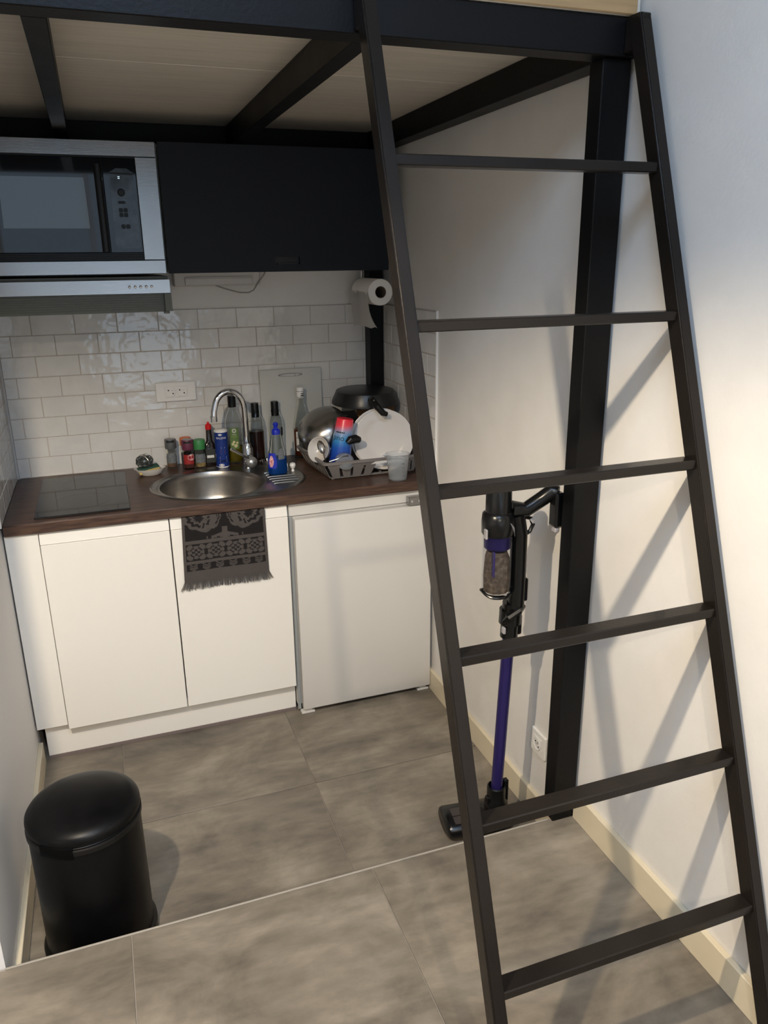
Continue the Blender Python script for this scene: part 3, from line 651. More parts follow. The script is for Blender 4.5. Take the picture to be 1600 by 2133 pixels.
# amber syrup bottle, long tapering neck
c = (1.112, -0.062, base_z()); t = thing('syrup_bottle', 'long necked amber bottle with a white cap beside the dish rack', 'bottle', c)
out = [(0, 0), (0.034, 0), (0.036, 0.006), (0.036, 0.12), (0.034, 0.14), (0.026, 0.18), (0.0165, 0.225), (0.013, 0.25)]
B().lathe(out+[(a-0.002, z) for a, z in out[3:][::-1]]+[(0.034, 0.008), (0, 0.008)], c, 28).done('glass', CLEAR, t, ang=50)
B().lathe([(0, 0.009), (0.0335, 0.009), (0.0335, 0.118), (0, 0.1182)], c, 24).done('liquid', AMBER, t)
cp = B().lathe([(0.0125, 0.249), (0.0155, 0.25), (0.0155, 0.29), (0.0145, 0.293), (0, 0.293)], c, 24).done('cap', WPLA, t)
for z in (0.2525, 0.276): B().lathe([(0.0157, z), (0.0158, z+0.0008), (0.0157, z+0.0016)], c, 24).done('cap_line', GREYC, cp)
b = B()
for zl, hh in ((0.2665, 0.004), (0.2575, 0.006)):
    for k_, (u0, u1) in enumerate(((-0.005, -0.002), (-0.0015, 0.001), (0.0015, 0.004), (0.0045, 0.008), (0.0085, 0.0115))): b.box(u0, u1, zl, zl+hh*(0.6 if k_ == 0 else 1), 0, 0.0001)
wrap(b, c, 0.0158, -PI/2+0.12, 0.0).done('cap_print', INK, cp)['kind'] = 'stuff'
lb = patch(c, 0.0364, -PI/2-0.55, 0.030, 0.03, 0.112).done('label', LABW, t)
b = B(); b.box(-0.005, 0.010, 0.084, 0.104, 0, 0.0001); b.box(-0.012, -0.008, 0.084, 0.088, 0, 0.0001); b.box(-0.002, 0.006, 0.068, 0.071, 0, 0.0001)
wrap(b, c, 0.0367, -PI/2-0.55, 0.0).done('label_print', mat('grey_print', S(110, 108, 108), 0.6, noise=(400, 0.6, 1)), lb)
# dish soap
c = (0.948, -0.322, ZC+0.0042); t = thing('dish_soap', 'clear dish soap bottle half full of blue liquid on the drainer', 'bottle', c)
ov = lambda a, z, dx=0.0: [(c[0]+dx+a*math.cos(2*PI*i/28), c[1]+a*0.55*math.sin(2*PI*i/28), c[2]+z) for i in range(28)]
prof = [(0.036, 0), (0.041, 0.004), (0.041, 0.02), (0.038, 0.06), (0.034, 0.09), (0.027, 0.115), (0.0255, 0.13), (0.021, 0.150), (0.015, 0.160), (0.012, 0.162)]
b = B(); b.rings([ov(a, z) for a, z in prof]+[ov(a-0.0018, z) for a, z in prof[::-1]], loop=True); b.rings([ov(0.001, 0.0004), ov(0.036, 0.0)]); b.done('bottle', CLEAR, t, ang=50)
b = B(); b.rings([ov(0.001, 0.003), ov(0.037, 0.003), ov(0.0385, 0.02), ov(0.0355, 0.06), ov(0.0345, 0.07), ov(0.001, 0.0702)]); b.done('liquid', BLUEL, t, ang=50)
B().lathe([(0.0165, 0.158), (0.0165, 0.172), (0.014, 0.177), (0.0085, 0.180), (0.008, 0.190), (0.011, 0.196), (0.007, 0.203), (0, 0.205)], c, 20).done('cap', BLUE, t)
b = B(); rows = []
for z in np.linspace(0.028, 0.088, 5):
    s_ = 1-0.25*((z-0.028)/0.06); rows.append([(c[0]+0.0402*s_**0.4*math.cos(a), c[1]+0.0402*0.57*s_**0.4*math.sin(a), c[2]+z) for a in np.linspace(-PI+0.35, -PI/2-0.25+0.2*(0.5-abs(z-0.05)/0.05), 7)])
b.sheet(rows); lb = b.done('label', BLUE, t)
b = B(); rows = []
for z in np.linspace(0.034, 0.078, 5):
    hw = 0.30*math.sin(PI*(z-0.026)/0.058); s_ = 1-0.25*((z-0.028)/0.06); rows.append([(c[0]+0.0408*s_**0.4*math.cos(a), c[1]+0.0408*0.59*s_**0.4*math.sin(a), c[2]+z) for a in np.linspace(-2.35-hw, -2.35+hw, 5)])
b.sheet(rows); b.done('label_picture', PINK, lb)
b = B(); rows = []
for z in np.linspace(0.062, 0.104, 5):
    hw = 0.42*math.sqrt(max(0.05, 1-((z-0.070)/0.036)**2)); s_ = 1-0.25*((z-0.028)/0.06); rows.append([(c[0]+0.0398*s_**0.6*math.cos(a), c[1]+0.0398*0.58*s_**0.6*math.sin(a), c[2]+z) for a in np.linspace(-1.15-hw, -1.15+hw, 6)])
b.sheet(rows); b.done('back_label', LABGREY, t)

# white cutting board with a slot handle, leaning on the tiles
t = B()
bx0, bx1, bz0, bz1 = 0.956, 1.216, ZC+0.001, 1.262
def slot(q, hw=0.052, hh=0.008, cx=1.085, cz=1.238):
    return [(cx+hw*math.cos(a)*(1 if abs(math.cos(a)) < .98 else 1), -0.0, cz+hh*math.sin(a)) for a in q]
qa = sorted([2*PI*i/48 for i in range(48)]+[math.atan2(zz-1.238, xx-1.085) % (2*PI) for xx in (bx0, bx1) for zz in (bz0, bz1)])
def hit(a):
    dx, dz = math.cos(a), math.sin(a); ts = []
    if dx > 1e-9: ts.append((bx1-1.085)/dx)
    if dx < -1e-9: ts.append((bx0-1.085)/dx)
    if dz > 1e-9: ts.append((bz1-1.238)/dz)
    if dz < -1e-9: ts.append((bz0-1.238)/dz)
    q = min(ts); return (1.085+dx*q, 0.0, 1.238+dz*q)
lean = lambda p, dy: (p[0], -0.0165-0.010*(1-(p[2]-ZC)/0.36)+dy, p[2])
inner = slot(qa); outer = [hit(a) for a in qa]
t.rings([[lean(p, 0) for p in inner], [lean(p, 0) for p in outer], [lean(p, 0.008) for p in outer], [lean(p, 0.008) for p in inner]], loop=True)
t = t.done('cutting_board', BOARDP); t['label'] = 'white plastic cutting board leaning on the tiles behind the bottles'; t['category'] = 'cutting board'

# sponge dish
c = (0.482, -0.125, base_z()); t = thing('sponge_dish', 'small white oval dish left of the spice jars', 'dish', c)
B().lathe([(0, 0), (0.036, 0), (0.046, 0.006), (0.058, 0.024), (0.060, 0.027), (0.057, 0.027), (0.044, 0.009), (0, 0.005)], c, 32, sy=0.72).done('bowl', CERA, t)
Mx = Matrix.Translation((0.478, -0.126, ZC+0.0155)) @ Matrix.Rotation(-0.14, 4, 'Y') @ Matrix.Rotation(0.12, 4, 'Z')
t = thing('sponge', 'yellow sponge with a dark green pad lying in the white dish', 'sponge', (0.478, -0.126, ZC+0.012))
B().box(-0.04, 0.04, -0.024, 0.024, -0.0045, 0.0115, 0.003, Mx).done('foam', SPONGEY, t)
B().box(-0.04, 0.04, -0.024, 0.024, 0.0118, 0.0185, 0.002, Mx).done('scour_pad', SPONGEG, t)
b = B(); rnd = random.Random(3); cc = Vector((0.464, -0.126, ZC+0.058))
for k in range(46):
    ax = Vector((rnd.gauss(0, 1), rnd.gauss(0, 1), rnd.gauss(0, 1))).normalized(); o_ = ax.orthogonal().normalized(); o2 = ax.cross(o_); rr_ = rnd.uniform(0.015, 0.034)
    ph = rnd.uniform(0, 6); ln = rnd.uniform(2.5, 5)
    b.tube([cc+(o_*math.cos(ph+ln*i/14)+o2*math.sin(ph+ln*i/14))*(rr_+0.0015*math.sin(i*3+k))*1.0+Vector((0, 0, -0.0))+ax*0.004*math.sin(i*0.9) for i in range(15)], 0.0013, 4)
for v in b.bm.verts: v.co.z = cc.z+(v.co.z-cc.z)*0.82
b.lathe([(0.022*math.sin(PI*i/8), -0.018*math.cos(PI*i/8)) for i in range(9)], tuple(cc), 14)
t = b.done('scouring_ball', SCOUR, base=cc-Vector((0, 0, 0.03))); t['label'] = 'coiled steel scouring ball on top of the sponge'; t['category'] = 'scourer'

# ------------------------------------------------------------------ dish rack
t = thing('dish_rack', 'grey plastic dish rack heaped with washing up', 'dish rack', (1.27, -0.33, ZC))
zr = 0.972; fl, fr_, bl_, br_ = (1.088, -0.500), (1.470, -0.500), (1.066, -0.165), (1.470, -0.165)
gl, gr, hl, hr = (1.118, -0.476), (1.452, -0.476), (1.096, -0.19), (1.452, -0.19)
b = B(); pts = []
def corner(p, q, r_, n_=5): pass
rim = [(fl[0]+0.02, fl[1], zr), (fr_[0]-0.02, fr_[1], zr), (fr_[0], fr_[1]+0.02, zr), (br_[0], br_[1]-0.02, zr), (br_[0]-0.02, br_[1], zr), (bl_[0]+0.02, bl_[1], zr), (bl_[0], bl_[1]-0.02, zr), (fl[0], fl[1]+0.02, zr)]
def rnd_rect(p4, z, r_=0.022, k=5):
    out = []; m = len(p4)
    for i in range(m):
        p = Vector((*p4[i], 0)); a = (Vector((*p4[i-1], 0))-p).normalized(); c_ = (Vector((*p4[(i+1) % m], 0))-p).normalized()
        for j in range(k+1):
            q = j/k; v = p+a*r_*(1-q)**2+c_*r_*q**2; out.append((v.x, v.y, z))
    return out
P4 = [fl, fr_, br_, bl_]
off = lambda d: [(fl[0]-d, fl[1]-d), (fr_[0]+d, fr_[1]-d), (br_[0]+d, br_[1]+d), (bl_[0]-d, bl_[1]+d)]
b.rings([rnd_rect(off(0), zr-0.011), rnd_rect(off(0.006), zr-0.009), rnd_rect(off(0.006), zr-0.001), rnd_rect(off(0.001), zr+0.002), rnd_rect(off(-0.006), zr), rnd_rect(off(-0.006), zr-0.011)], loop=True)
b.done('rim', GPLA, t)
b = B()
G4 = [gl, gr, hr, hl]
b.rings([rnd_rect(G4, ZC+0.006), rnd_rect(G4, ZC+0.010), [((p[0]-1.27)*0.9+1.27, (p[1]+0.33)*0.9-0.33, ZC+0.010) for p in rnd_rect(G4, 0)], [((p[0]-1.27)*0.9+1.27, (p[1]+0.33)*0.9-0.33, ZC+0.006) for p in rnd_rect(G4, 0)]], loop=True)
for i in range(9):
    x = 1.125+i*0.04; b.box(x-0.003, x+0.003, -0.47, -0.195, ZC+0.006, ZC+0.010)
b.done('base_grid', GPLA, t)
b = B()
for x in (1.13, 1.44):
    for y in (-0.46, -0.205): b.lathe([(0, 0.0006), (0.008, 0.0006), (0.009, 0.008), (0, 0.008)], (x, y, ZC), 12)
b.done('feet', GPLA, t)
def wallbit(u0, u1, v0, v1, top0, top1, bot0, bot1, holder):
    # piece of a slanted wall in (u along, v up) coordinates
    T0, T1, G0, G1 = [Vector((*q, z)) for q, z in ((top0, zr-0.008), (top1, zr-0.008), (bot0, ZC+0.007), (bot1, ZC+0.007))]
    P = lambda u, v: (G0.lerp(G1, u)).lerp(T0.lerp(T1, u), v)
    q = [P(u0[0], v0), P(u1[0], v0), P(u1[1], v1), P(u0[1], v1)]
    nrm = (Vector(q[1])-Vector(q[0])).cross(Vector(q[3])-Vector(q[0])).normalized()
    holder.slab(q, 0.0025, nrm)
# front wall: two tapering lobes with a slot each, an opening, and a right lobe
b = B()
FU = lambda x: (x-gl[0])/(gr[0]-gl[0])
def lobe(xl, xr, tl_, tr_):
    ml, mr = xl+(xr-xl)*0.42, xl+(xr-xl)*0.62
    for (a, c_, ta, tc) in ((xl, ml, tl_, tl_+(tr_-tl_)*0.46), (mr, xr, tl_+(tr_-tl_)*0.56, tr_)):
        wallbit((FU(a), (ta-fl[0])/(fr_[0]-fl[0])), (FU(c_), (tc-fl[0])/(fr_[0]-fl[0])), 0.0, 0.78, fl, fr_, gl, gr, b)
    wallbit((FU(xl)-0.002, (tl_-fl[0])/(fr_[0]-fl[0])), (FU(xr), (tr_-fl[0])/(fr_[0]-fl[0])), 0.78, 1.0, fl, fr_, gl, gr, b)
for q_ in ((1.126, 1.192, 1.098, 1.188), (1.202, 1.272, 1.198, 1.290), (1.425, 1.452, 1.410, 1.466)):
    b = B(); lobe(*q_); b.done('front_lobe', GPLA, t)
b = B()
for side in range(2):
    T0, T1, G0, G1 = ((bl_, fl, hl, gl), (fr_, br_, gr, hr))[side]
    for i in range(8):
        u0, u1 = i/8+0.02, i/8+0.095; wallbit((u0, u0), (u1, u1), 0.0, 0.82, T0, T1, G0, G1, b)
    wallbit((0.02, 0.02), (0.98, 0.98), 0.82, 1.0, T0, T1, G0, G1, b); wallbit((0.02, 0.02), (0.98, 0.98), 0.0, 0.25, T0, T1, G0, G1, b)
wallbit((0.02, 0.02), (0.98, 0.98), 0.0, 1.0, br_, bl_, hr, hl, b)
b.done('side_wall', GPLA, t)

# washing up
def axisM(c, d): return Matrix.Translation(c) @ Vector(d).normalized().to_track_quat('Z', 'Y').to_matrix().to_4x4()
pd = Vector((-0.26, -0.93, 0.20)).normalized()
plate = [(0, 0), (0.055, 0), (0.075, 0.003), (0.115, 0.015), (0.1165, 0.017), (0.114, 0.0175), (0.078, 0.0065), (0.055, 0.004), (0, 0.004)]
for i, (o_, lb_) in enumerate((((1.355, -0.405, 1.021), 'front white dinner plate standing in the rack'), ((1.348, -0.386, 1.023), 'second white dinner plate just behind the front plate'))):
    p_ = B().lathe(plate, seg=56, M=axisM(o_, pd)).done('dinner_plate', CERA, base=o_); p_['label'] = lb_; p_['category'] = 'plate'; p_['group'] = 'white plates in the dish rack'
# steel bowl upside down
p_ = B().lathe([(0.112, -0.004), (0.108, 0.0), (0.104, 0.03), (0.09, 0.058), (0.06, 0.076), (0.03, 0.082), (0, 0.083), (0, 0.0815), (0.03, 0.0805), (0.06, 0.0745), (0.088, 0.057), (0.102, 0.03), (0.106, 0.0)], seg=44, M=axisM((1.152, -0.282, 1.042), (-0.44, -0.32, 0.84))).done('steel_bowl', mat('bowl_steel', (0.42, 0.40, 0.37), 0.25, 1.0), base=(1.156, -0.275, 1.0)); p_['label'] = 'upturned polished steel bowl at the left of the rack'; p_['category'] = 'bowl'
# frying pan upside down
c = (1.345, -0.215, 1.137); t = thing('frying_pan', 'black frying pan lying upside down on top of the heap', 'pan', c)
Mp = axisM(c, (0.0, -0.03, 1))
B().lathe([(0.134, 0.0), (0.137, 0.0), (0.136, 0.010), (0.118, 0.050), (0.110, 0.053), (0, 0.054), (0, 0.050), (0.108, 0.050), (0.115, 0.048), (0.132, 0.010), (0.132, 0.0)], seg=48, M=Mp).done('body', mat('pan_black', (0.010, 0.010, 0.010), 0.32), t)
b = B(); b.tube([(1.330, -0.348, 1.166), (1.320, -0.392, 1.170), (1.327, -0.428, 1.152), (1.342, -0.440, 1.131), (1.358, -0.442, 1.126)], [0.018, 0.017, 0.014, 0.012, 0.009], 10); hd = b.done('handle', BPLA, t)
B().lathe([(0.0045, 0), (0.003, 0.002), (0, 0.0025)], seg=12, M=axisM((1.318, -0.408, 1.176), (0, -0.8, 0.6))).done('rivet', CHROME, hd)
# black saucepan behind with wedge shaped handle
t = thing('spatula', 'black plastic spatula stuck into the heap behind the blue tumbler', 'utensil', (1.23, -0.33, 1.0))
b = B(); b.slab([(1.190, -0.368, 1.136), (1.252, -0.368, 1.136), (1.285, -0.348, 1.085), (1.262, -0.345, 1.072), (1.238, -0.352, 1.098), (1.196, -0.368, 1.100)], 0.006, (0, 1, 0)); b.done('blade', BPLA, t)
b = B(); b.tube([(1.270, -0.36, 1.08), (1.290, -0.345, 1.03), (1.295, -0.335, 0.94)], [0.011, 0.009, 0.008], 8); b.done('handle', BPLA, t)
p_ = B().slab([(1.305, -0.225, 1.035), (1.468, -0.225, 1.035), (1.468, -0.225, 1.123), (1.305, -0.225, 1.108)], 0.015, (0, 1, 0)).done('wooden_board', WOODB, base=(1.39, -0.22, 1.035)); p_['label'] = 'bamboo chopping board standing behind the plates'; p_['category'] = 'cutting board'
# tumbler with a red to blue fade, upside down
def fade_mat():
    m = mat('tumbler_fade', S(30, 60, 150), 0.3); nt = m.node_tree; bs = nt.nodes['Principled BSDF']
    g = nt.nodes.new('ShaderNodeNewGeometry'); s_ = nt.nodes.new('ShaderNodeSeparateXYZ'); nt.links.new(g.outputs['Position'], s_.inputs[0])
    mr = nt.nodes.new('ShaderNodeMapRange'); mr.inputs['From Min'].default_value = 0.955; mr.inputs['From Max'].default_value = 1.125; nt.links.new(s_.outputs[2], mr.inputs[0])
    r = nt.nodes.new('ShaderNodeValToRGB'); e = r.color_ramp.elements; e[0].position = 0.0; e[0].color = (*S(22, 40, 130), 1); e[1].position = 0.97; e[1].color = (*S(235, 45, 60), 1)
    for p, cc_ in ((0.35, S(28, 80, 165)), (0.55, S(62, 140, 190)), (0.70, S(140, 150, 180)), (0.84, S(228, 70, 84))): k = e.new(p); k.color = (*cc_, 1)
    nt.links.new(mr.outputs[0], r.inputs[0]); nt.links.new(r.outputs[0], bs.inputs['Base Color']); return m
c = Vector((1.168, -0.423, 0.952)); d = Vector((0.028, 0.0, 0.17)).normalized()
t = thing('tumbler', 'upside down plastic tumbler fading from red to blue', 'cup', tuple(c))
Mt = axisM(c, d)
B().lathe([(0.0405, 0.0), (0.042, 0.001), (0.042, 0.004), (0.032, 0.166), (0.030, 0.170), (0, 0.170), (0, 0.167), (0.029, 0.166), (0.0395, 0.004)], seg=36, M=Mt).done('shell', fade_mat(), t)
for s_, sz, zz, a_ in (('pno', 0.030, 0.098, -0.45),):
    b = text_bm(s_, sz)
    for v in b.bm.verts:
        zq = zz+v.co.y; r_ = 0.0424-0.01*(zq-0.004)/0.162; a = -PI/2-0.32+a_+v.co.x/0.036
        v.co = Vector((r_*math.cos(a), r_*math.sin(a), zq))
    # keep the upright reference in world axes
    b.move(Matrix.Translation(c) @ Matrix.Rotation(math.atan2(d.x, d.z), 4, 'Y')); b.done('lettering', INK, t)
b = B()
for k_, (u0, u1) in enumerate(((-0.024, -0.016), (-0.0145, -0.009), (-0.0075, -0.001), (0.0005, 0.006), (0.0075, 0.012))):
    b.box(u0, u1, 0.117, 0.1215, 0, 0.0001)
    if k_ in (1, 2, 4): b.box((u0+u1)/2-0.0022, (u0+u1)/2-0.0006, 0.1235, 0.125, 0, 0.0001); b.box((u0+u1)/2+0.0006, (u0+u1)/2+0.0022, 0.1235, 0.125, 0, 0.0001)
for v in b.bm.verts:
    r_ = 0.0424-0.01*(v.co.y-0.004)/0.162; a = -PI/2-0.50+v.co.x/0.036; v.co = Vector((r_*math.cos(a), r_*math.sin(a), v.co.y))
b.move(Matrix.Translation(c) @ Matrix.Rotation(math.atan2(d.x, d.z), 4, 'Y')); b.done('small_print', INK, t)['kind'] = 'stuff'
p_ = B().tube([(1.186, -0.472, 1.036), (1.198, -0.470, 1.045), (1.222, -0.462, 1.046), (1.238, -0.455, 1.040)], [0.010, 0.016, 0.017, 0.013], 12).done('black_tube', BPLA, base=(1.21, -0.465, 1.03)); p_['label'] = 'thick black plastic tube between tumbler and plates'; p_['category'] = 'utensil'  # short bent black tube, thickest in the middle
# small white bowl, spoon, lid, fork
p_ = B().lathe([(0, 0), (0.02, 0.001), (0.038, 0.014), (0.047, 0.036), (0.049, 0.036), (0.040, 0.012), (0.02, -0.003), (0, -0.004)], seg=32, M=axisM((1.113, -0.400, 0.998), (-0.76, -0.58, 0.28))).done('small_bowl', CERA, base=(1.112, -0.408, 0.96)); p_['label'] = 'small white bowl tipped sideways at the front left of the rack'; p_['category'] = 'bowl'
t = thing('spoon', 'dark steel spoon standing in front of the small white bowl', 'spoon', (1.100, -0.468, 0.95))
Ms = axisM((1.086, -0.468, 1.028), (-0.25, -0.95, 0.2))
B().lathe([(0.0205, 0), (0.0205, 0.0012), (0.015, -0.004), (0, -0.007)], seg=24, M=Ms @ Matrix.Rotation(0.3, 4, 'Z'), sx=0.68, sy=1.25).done('spoon_bowl', SINKM, t)
B().tube([(1.093, -0.468, 1.006), (1.100, -0.466, 0.975), (1.106, -0.455, 0.925)], [0.003, 0.0022, 0.003], 8).done('handle', SINKM, t)
p_ = B().lathe([(0.046, 0), (0.047, 0.002), (0.042, 0.012), (0.03, 0.02), (0, 0.022), (0, 0.021), (0.03, 0.019), (0.041, 0.011), (0.045, 0)], seg=28, sx=0.80, sy=0.80, M=axisM((1.172, -0.478, 0.966), (0.05, -0.70, 0.70))).done('clear_lid', FROST, base=(1.172, -0.466, 0.95)); p_['label'] = 'clear plastic lid leaning at the foot of the blue tumbler'; p_['category'] = 'lid'
t = thing('fork', 'steel fork lying across the rack front beside the clear lid', 'fork', (1.13, -0.478, 0.975))
B().tube([(1.112, -0.478, 0.972), (1.15, -0.483, 0.982)], [0.003, 0.005], 8).done('handle', INOX, t)
b = B()
for k in (-1, 0, 1): b.tube([(1.15, -0.483+k*0.003, 0.982), (1.165, -0.484+k*0.004, 0.989), (1.185, -0.484+k*0.004, 0.990)], 0.0014, 6)
b.done('tines', INOX, t)
t = thing('knife', 'steel table knife upright between the tumbler and the plates', 'knife', (1.255, -0.345, 0.93))
B().tube([(1.262, -0.352, 0.93), (1.240, -0.358, 1.03)], 0.005, 8).done('handle', INOX, t)
B().slab([(1.233, -0.3585, 1.032), (1.247, -0.3585, 1.030), (1.236, -0.362, 1.108), (1.228, -0.362, 1.100)], 0.0015, (0, 1, 0)).done('blade', INOX, t)
# measuring cup on the counter
c = (1.358, -0.553, base_z()); t = thing('measuring_cup', 'frosted plastic measuring cup on the worktop before the rack', 'cup', c)
B().lathe([(0, 0), (0.032, 0), (0.0345, 0.003), (0.043, 0.094), (0.046, 0.097), (0.0455, 0.099), (0.0415, 0.096), (0.033, 0.005), (0, 0.0025)], c, 36).done('cup', FROST, t)
b = B(); b.slab([(c[0]-0.040, c[1]-0.012, c[2]+0.098), (c[0]-0.058, c[1]-0.004, c[2]+0.098), (c[0]-0.058, c[1]+0.004, c[2]+0.098), (c[0]-0.040, c[1]+0.012, c[2]+0.098), (c[0]-0.036, c[1], c[2]+0.07)], 0.001, (0, 0, 1)); b.done('spout', FROST, t)
b = B()
for k in range(5): b.tube([(c[0]+0.0372*math.cos(a)*(1+0.05*k), c[1]+0.0372*math.sin(a)*(1+0.05*k), c[2]+0.02+k*0.016) for a in (-1.5, -1.4, -1.3)], 0.0006, 5)
b.done('scale_marks', GREYC, t)

# ------------------------------------------------------------------ towel
TW, TH = 140, 130
def pattern(u, v):
    """woven motif of the towel: 1 = light grey loops, 0 = dark ground (u across, v down)"""
    if u < 0.035 or u > 0.965: return 1
    x = (u-0.5)*1.0; ax = abs(x)
    if v < 0.375:
        y = v/0.375
        # mirrored scrolls and leaves either side of a centre stem
        val = 0
        for cx, cy, ra, rb, th in ((0.30, 0.12, 0.17, 0.52, 0.5), (0.185, 0.30, 0.075, 0.42, -0.35), (0.10, 0.10, 0.06, 0.5, -0.2)):
            dx, dy = ax-cx, (y-cy)*0.45
            p, q = dx*math.cos(th)+dy*math.sin(th), -dx*math.sin(th)+dy*math.cos(th)
            rr_ = math.sqrt((p/ra)**2+(q/(rb*0.45))**2)
            wob = 0.07*math.sin(9*math.atan2(q, p))
            if 0.78 < rr_+wob < 1.06 or (0.30 < rr_+wob < 0.52): val = 1
        if ax < 0.03 and y > 0.55: val = 1
        if abs(y-0.92) < 0.05 and ax < 0.22 and math.sin(ax*60) > -0.4: val = 1
        if abs(y-0.80-ax*0.9) < 0.06 and ax < 0.16: val = 1
        return val
    if v < 0.425: return 1
    if v < 0.435: return 0
    if v < 0.675:
        y = (v-0.435)/0.24; k = (u-0.035)/0.93*4; fx_ = k-math.floor(k)-0.5; fy_ = y-0.5
        if abs(fx_) > 0.485: return 0
        r_ = math.hypot(fx_, fy_); a = math.atan2(fy_, fx_)
        if r_ < 0.07: return 1
        if r_ < 0.11: return 0
        if abs(math.sin(2*a)) > 0.72 and r_ < 0.60: return 0 if abs(r_-0.30) < 0.035 else 1
        if abs(math.cos(2*a)) > 0.80 and 0.20 < r_ < 0.42: return 1
        return 0
    if v < 0.685: return 0
    if v < 0.735: return 1
    if v < 0.845:
        y = (v-0.735)/0.11; k = (u-0.035)/0.93*6; fx_ = abs(k-math.floor(k)-0.5)
        for th in (0.25, 0.55, 0.8):
            if abs((y-th)+fx_*1.1-0.12) < 0.09 and fx_ < 0.30: return 1
        return 0
    return 1
b = B(); rows = []
for j in range(TH+1):
    v = j/TH; row = []
    for i in range(TW+1):
        u = i/TW
        x = 0.547-0.010*v+u*(0.288+0.012*v); z = 0.8595-v*0.236
        y = -0.6040-0.0045*v-0.0022*math.sin(u*9+0.6)*v-0.0012*math.sin(u*23+2)*v
        if v < 0.03: y += (0.03-v)*0.3
        row.append((x, y, z))
    rows.append(row)
b.sheet(rows)
tz = thing('towel', 'dark grey patterned hand towel with fringe hanging from the cabinet door', 'towel', (0.69, -0.6, 0.74))
DK, LT = S(40, 38, 38), S(86, 80, 77)
def towel_mat():
    m = mat('towel_cloth', LT, 0.95, spec=0.1, bump=(700, 0.5, 2)); nt = m.node_tree
    at = nt.nodes.new('ShaderNodeVertexColor'); at.layer_name = 'motif'
    nt.links.new(at.outputs[0], nt.nodes['Principled BSDF'].inputs['Base Color']); return m
tc = b.done('cloth', towel_mat(), tz, ang=180)
ca = tc.data.color_attributes.new('motif', 'FLOAT_COLOR', 'POINT')
cols = []
for j in range(TH+1):
    for i in range(TW+1):
        q = pattern(i/TW, j/TH); k = 1+0.10*math.sin(i*12.9898+j*78.233); cc_ = LT if q else DK
        cols += [cc_[0]*k, cc_[1]*k, cc_[2]*k, 1]
ca.data.foreach_set('color', cols)
b = B(); rnd = random.Random(8)
for i in range(190):
    u = (i+0.5)/190; x = 0.537+u*0.300; L = 0.034*(0.9+rnd.uniform(-0.12, 0.12)); sp = (u-0.5)*0.032*(abs(u-0.5)*2)**3+rnd.uniform(-0.0018, 0.0018)
    y = -0.6085-0.0022*math.sin(u*9+0.6)-0.0012*math.sin(u*23+2); z = 0.6237
    if 0.385 < u < 0.42 and rnd.random() < 0.6: L *= 0.45
    b.tube([(x, y, z), (x+sp*0.5, y-0.001, z-L*0.55), (x+sp, y-rnd.uniform(-0.001, 0.002), z-L)], 0.0009, 4)
fg = b.done('fringe', mat('fringe_grey', S(78, 72, 69), 0.95), tz); fg['kind'] = 'stuff'

# ------------------------------------------------------------------ pedal bin
c = (0.183, -1.438, 0.0); t = thing('pedal_bin', 'matt black round pedal bin standing below the floor step', 'bin', c)
B().lathe([(0, 0.022), (0.131, 0.022), (0.1325, 0.03), (0.1325, 0.392), (0.128, 0.396), (0, 0.396)], c, 64).done('body', BINM, t)
B().lathe([(0, 0.0006), (0.139, 0.0006), (0.141, 0.004), (0.141, 0.026), (0.135, 0.034), (0.1327, 0.036)], c, 64).done('base_ring', BPLA, t)
B().lathe([(0.1325, 0.372), (0.1365, 0.374), (0.1365, 0.386), (0.1325, 0.388)], c, 64).done('collar', BPLA, t)
B().lathe([(0, 0.3965), (0.128, 0.3965), (0.1345, 0.398), (0.1355, 0.404), (0.1345, 0.412), (0.129, 0.420), (0.112, 0.429), (0.08, 0.4365), (0.04, 0.440), (0, 0.441)], c, 64).done('lid', BINM, t, ang=60)
b = B(); rows = []
for z in (0.366, 0.372, 0.396, 0.401): rows.append([(c[0]+q*math.cos(a), c[1]+q*math.sin(a), z) for q, a in [(0.1385 if z not in (0.366, 0.401) else 0.1355, aa) for aa in np.linspace(-2.35, -1.75, 9)]])
b.sheet(rows, 0.003); b.done('hinge_cover', BINM, t)

# ------------------------------------------------------------------ cordless vacuum
t = thing('cordless_vacuum', 'cordless stick vacuum with purple wand leaning beside the post', 'vacuum cleaner', (1.32, -1.42, 0))
HR = Matrix.Translation((1.186, -1.395, 0)) @ Matrix.Rotation(-0.10, 4, 'Z') @ Matrix.Translation((-1.186, 1.395, 0))
hd = B()
hd.rings([[(x, -1.398+0.055*s_*math.cos(a)*1.2, 0.034+0.0325*s_*math.sin(a)) for a in np.linspace(0, 2*PI, 25)[:-1]] for x, s_ in ((1.183, 0.80), (1.187, 0.94), (1.196, 1.0), (1.380, 1.0), (1.390, 0.94), (1.394, 0.80))], True, True)
hd = hd.move(HR).done('floor_head', VBLK, t, ang=40)
b = B(); b.slab([(1.206, -1.446, 0.0590), (1.30, -1.446, 0.0590), (1.30, -1.384, 0.0676), (1.206, -1.384, 0.0676)], 0.002, (0, 0, 1)); b.move(HR).done('top_cover', mat('head_grey', S(58, 52, 50), 0.35), hd)
B().tube([(1.248, -1.380, 0.0695), (1.253, -1.398, 0.0685), (1.243, -1.418, 0.0655), (1.239, -1.446, 0.062)], 0.0022, 6).move(HR).done('red_strip', RED, hd)
B().tube([(1.320, -1.43, 0.045), (1.320, -1.462, 0.075), (1.3195, -1.473, 0.115)], [0.036, 0.034, 0.030], 16).done('neck', VBLK, t)
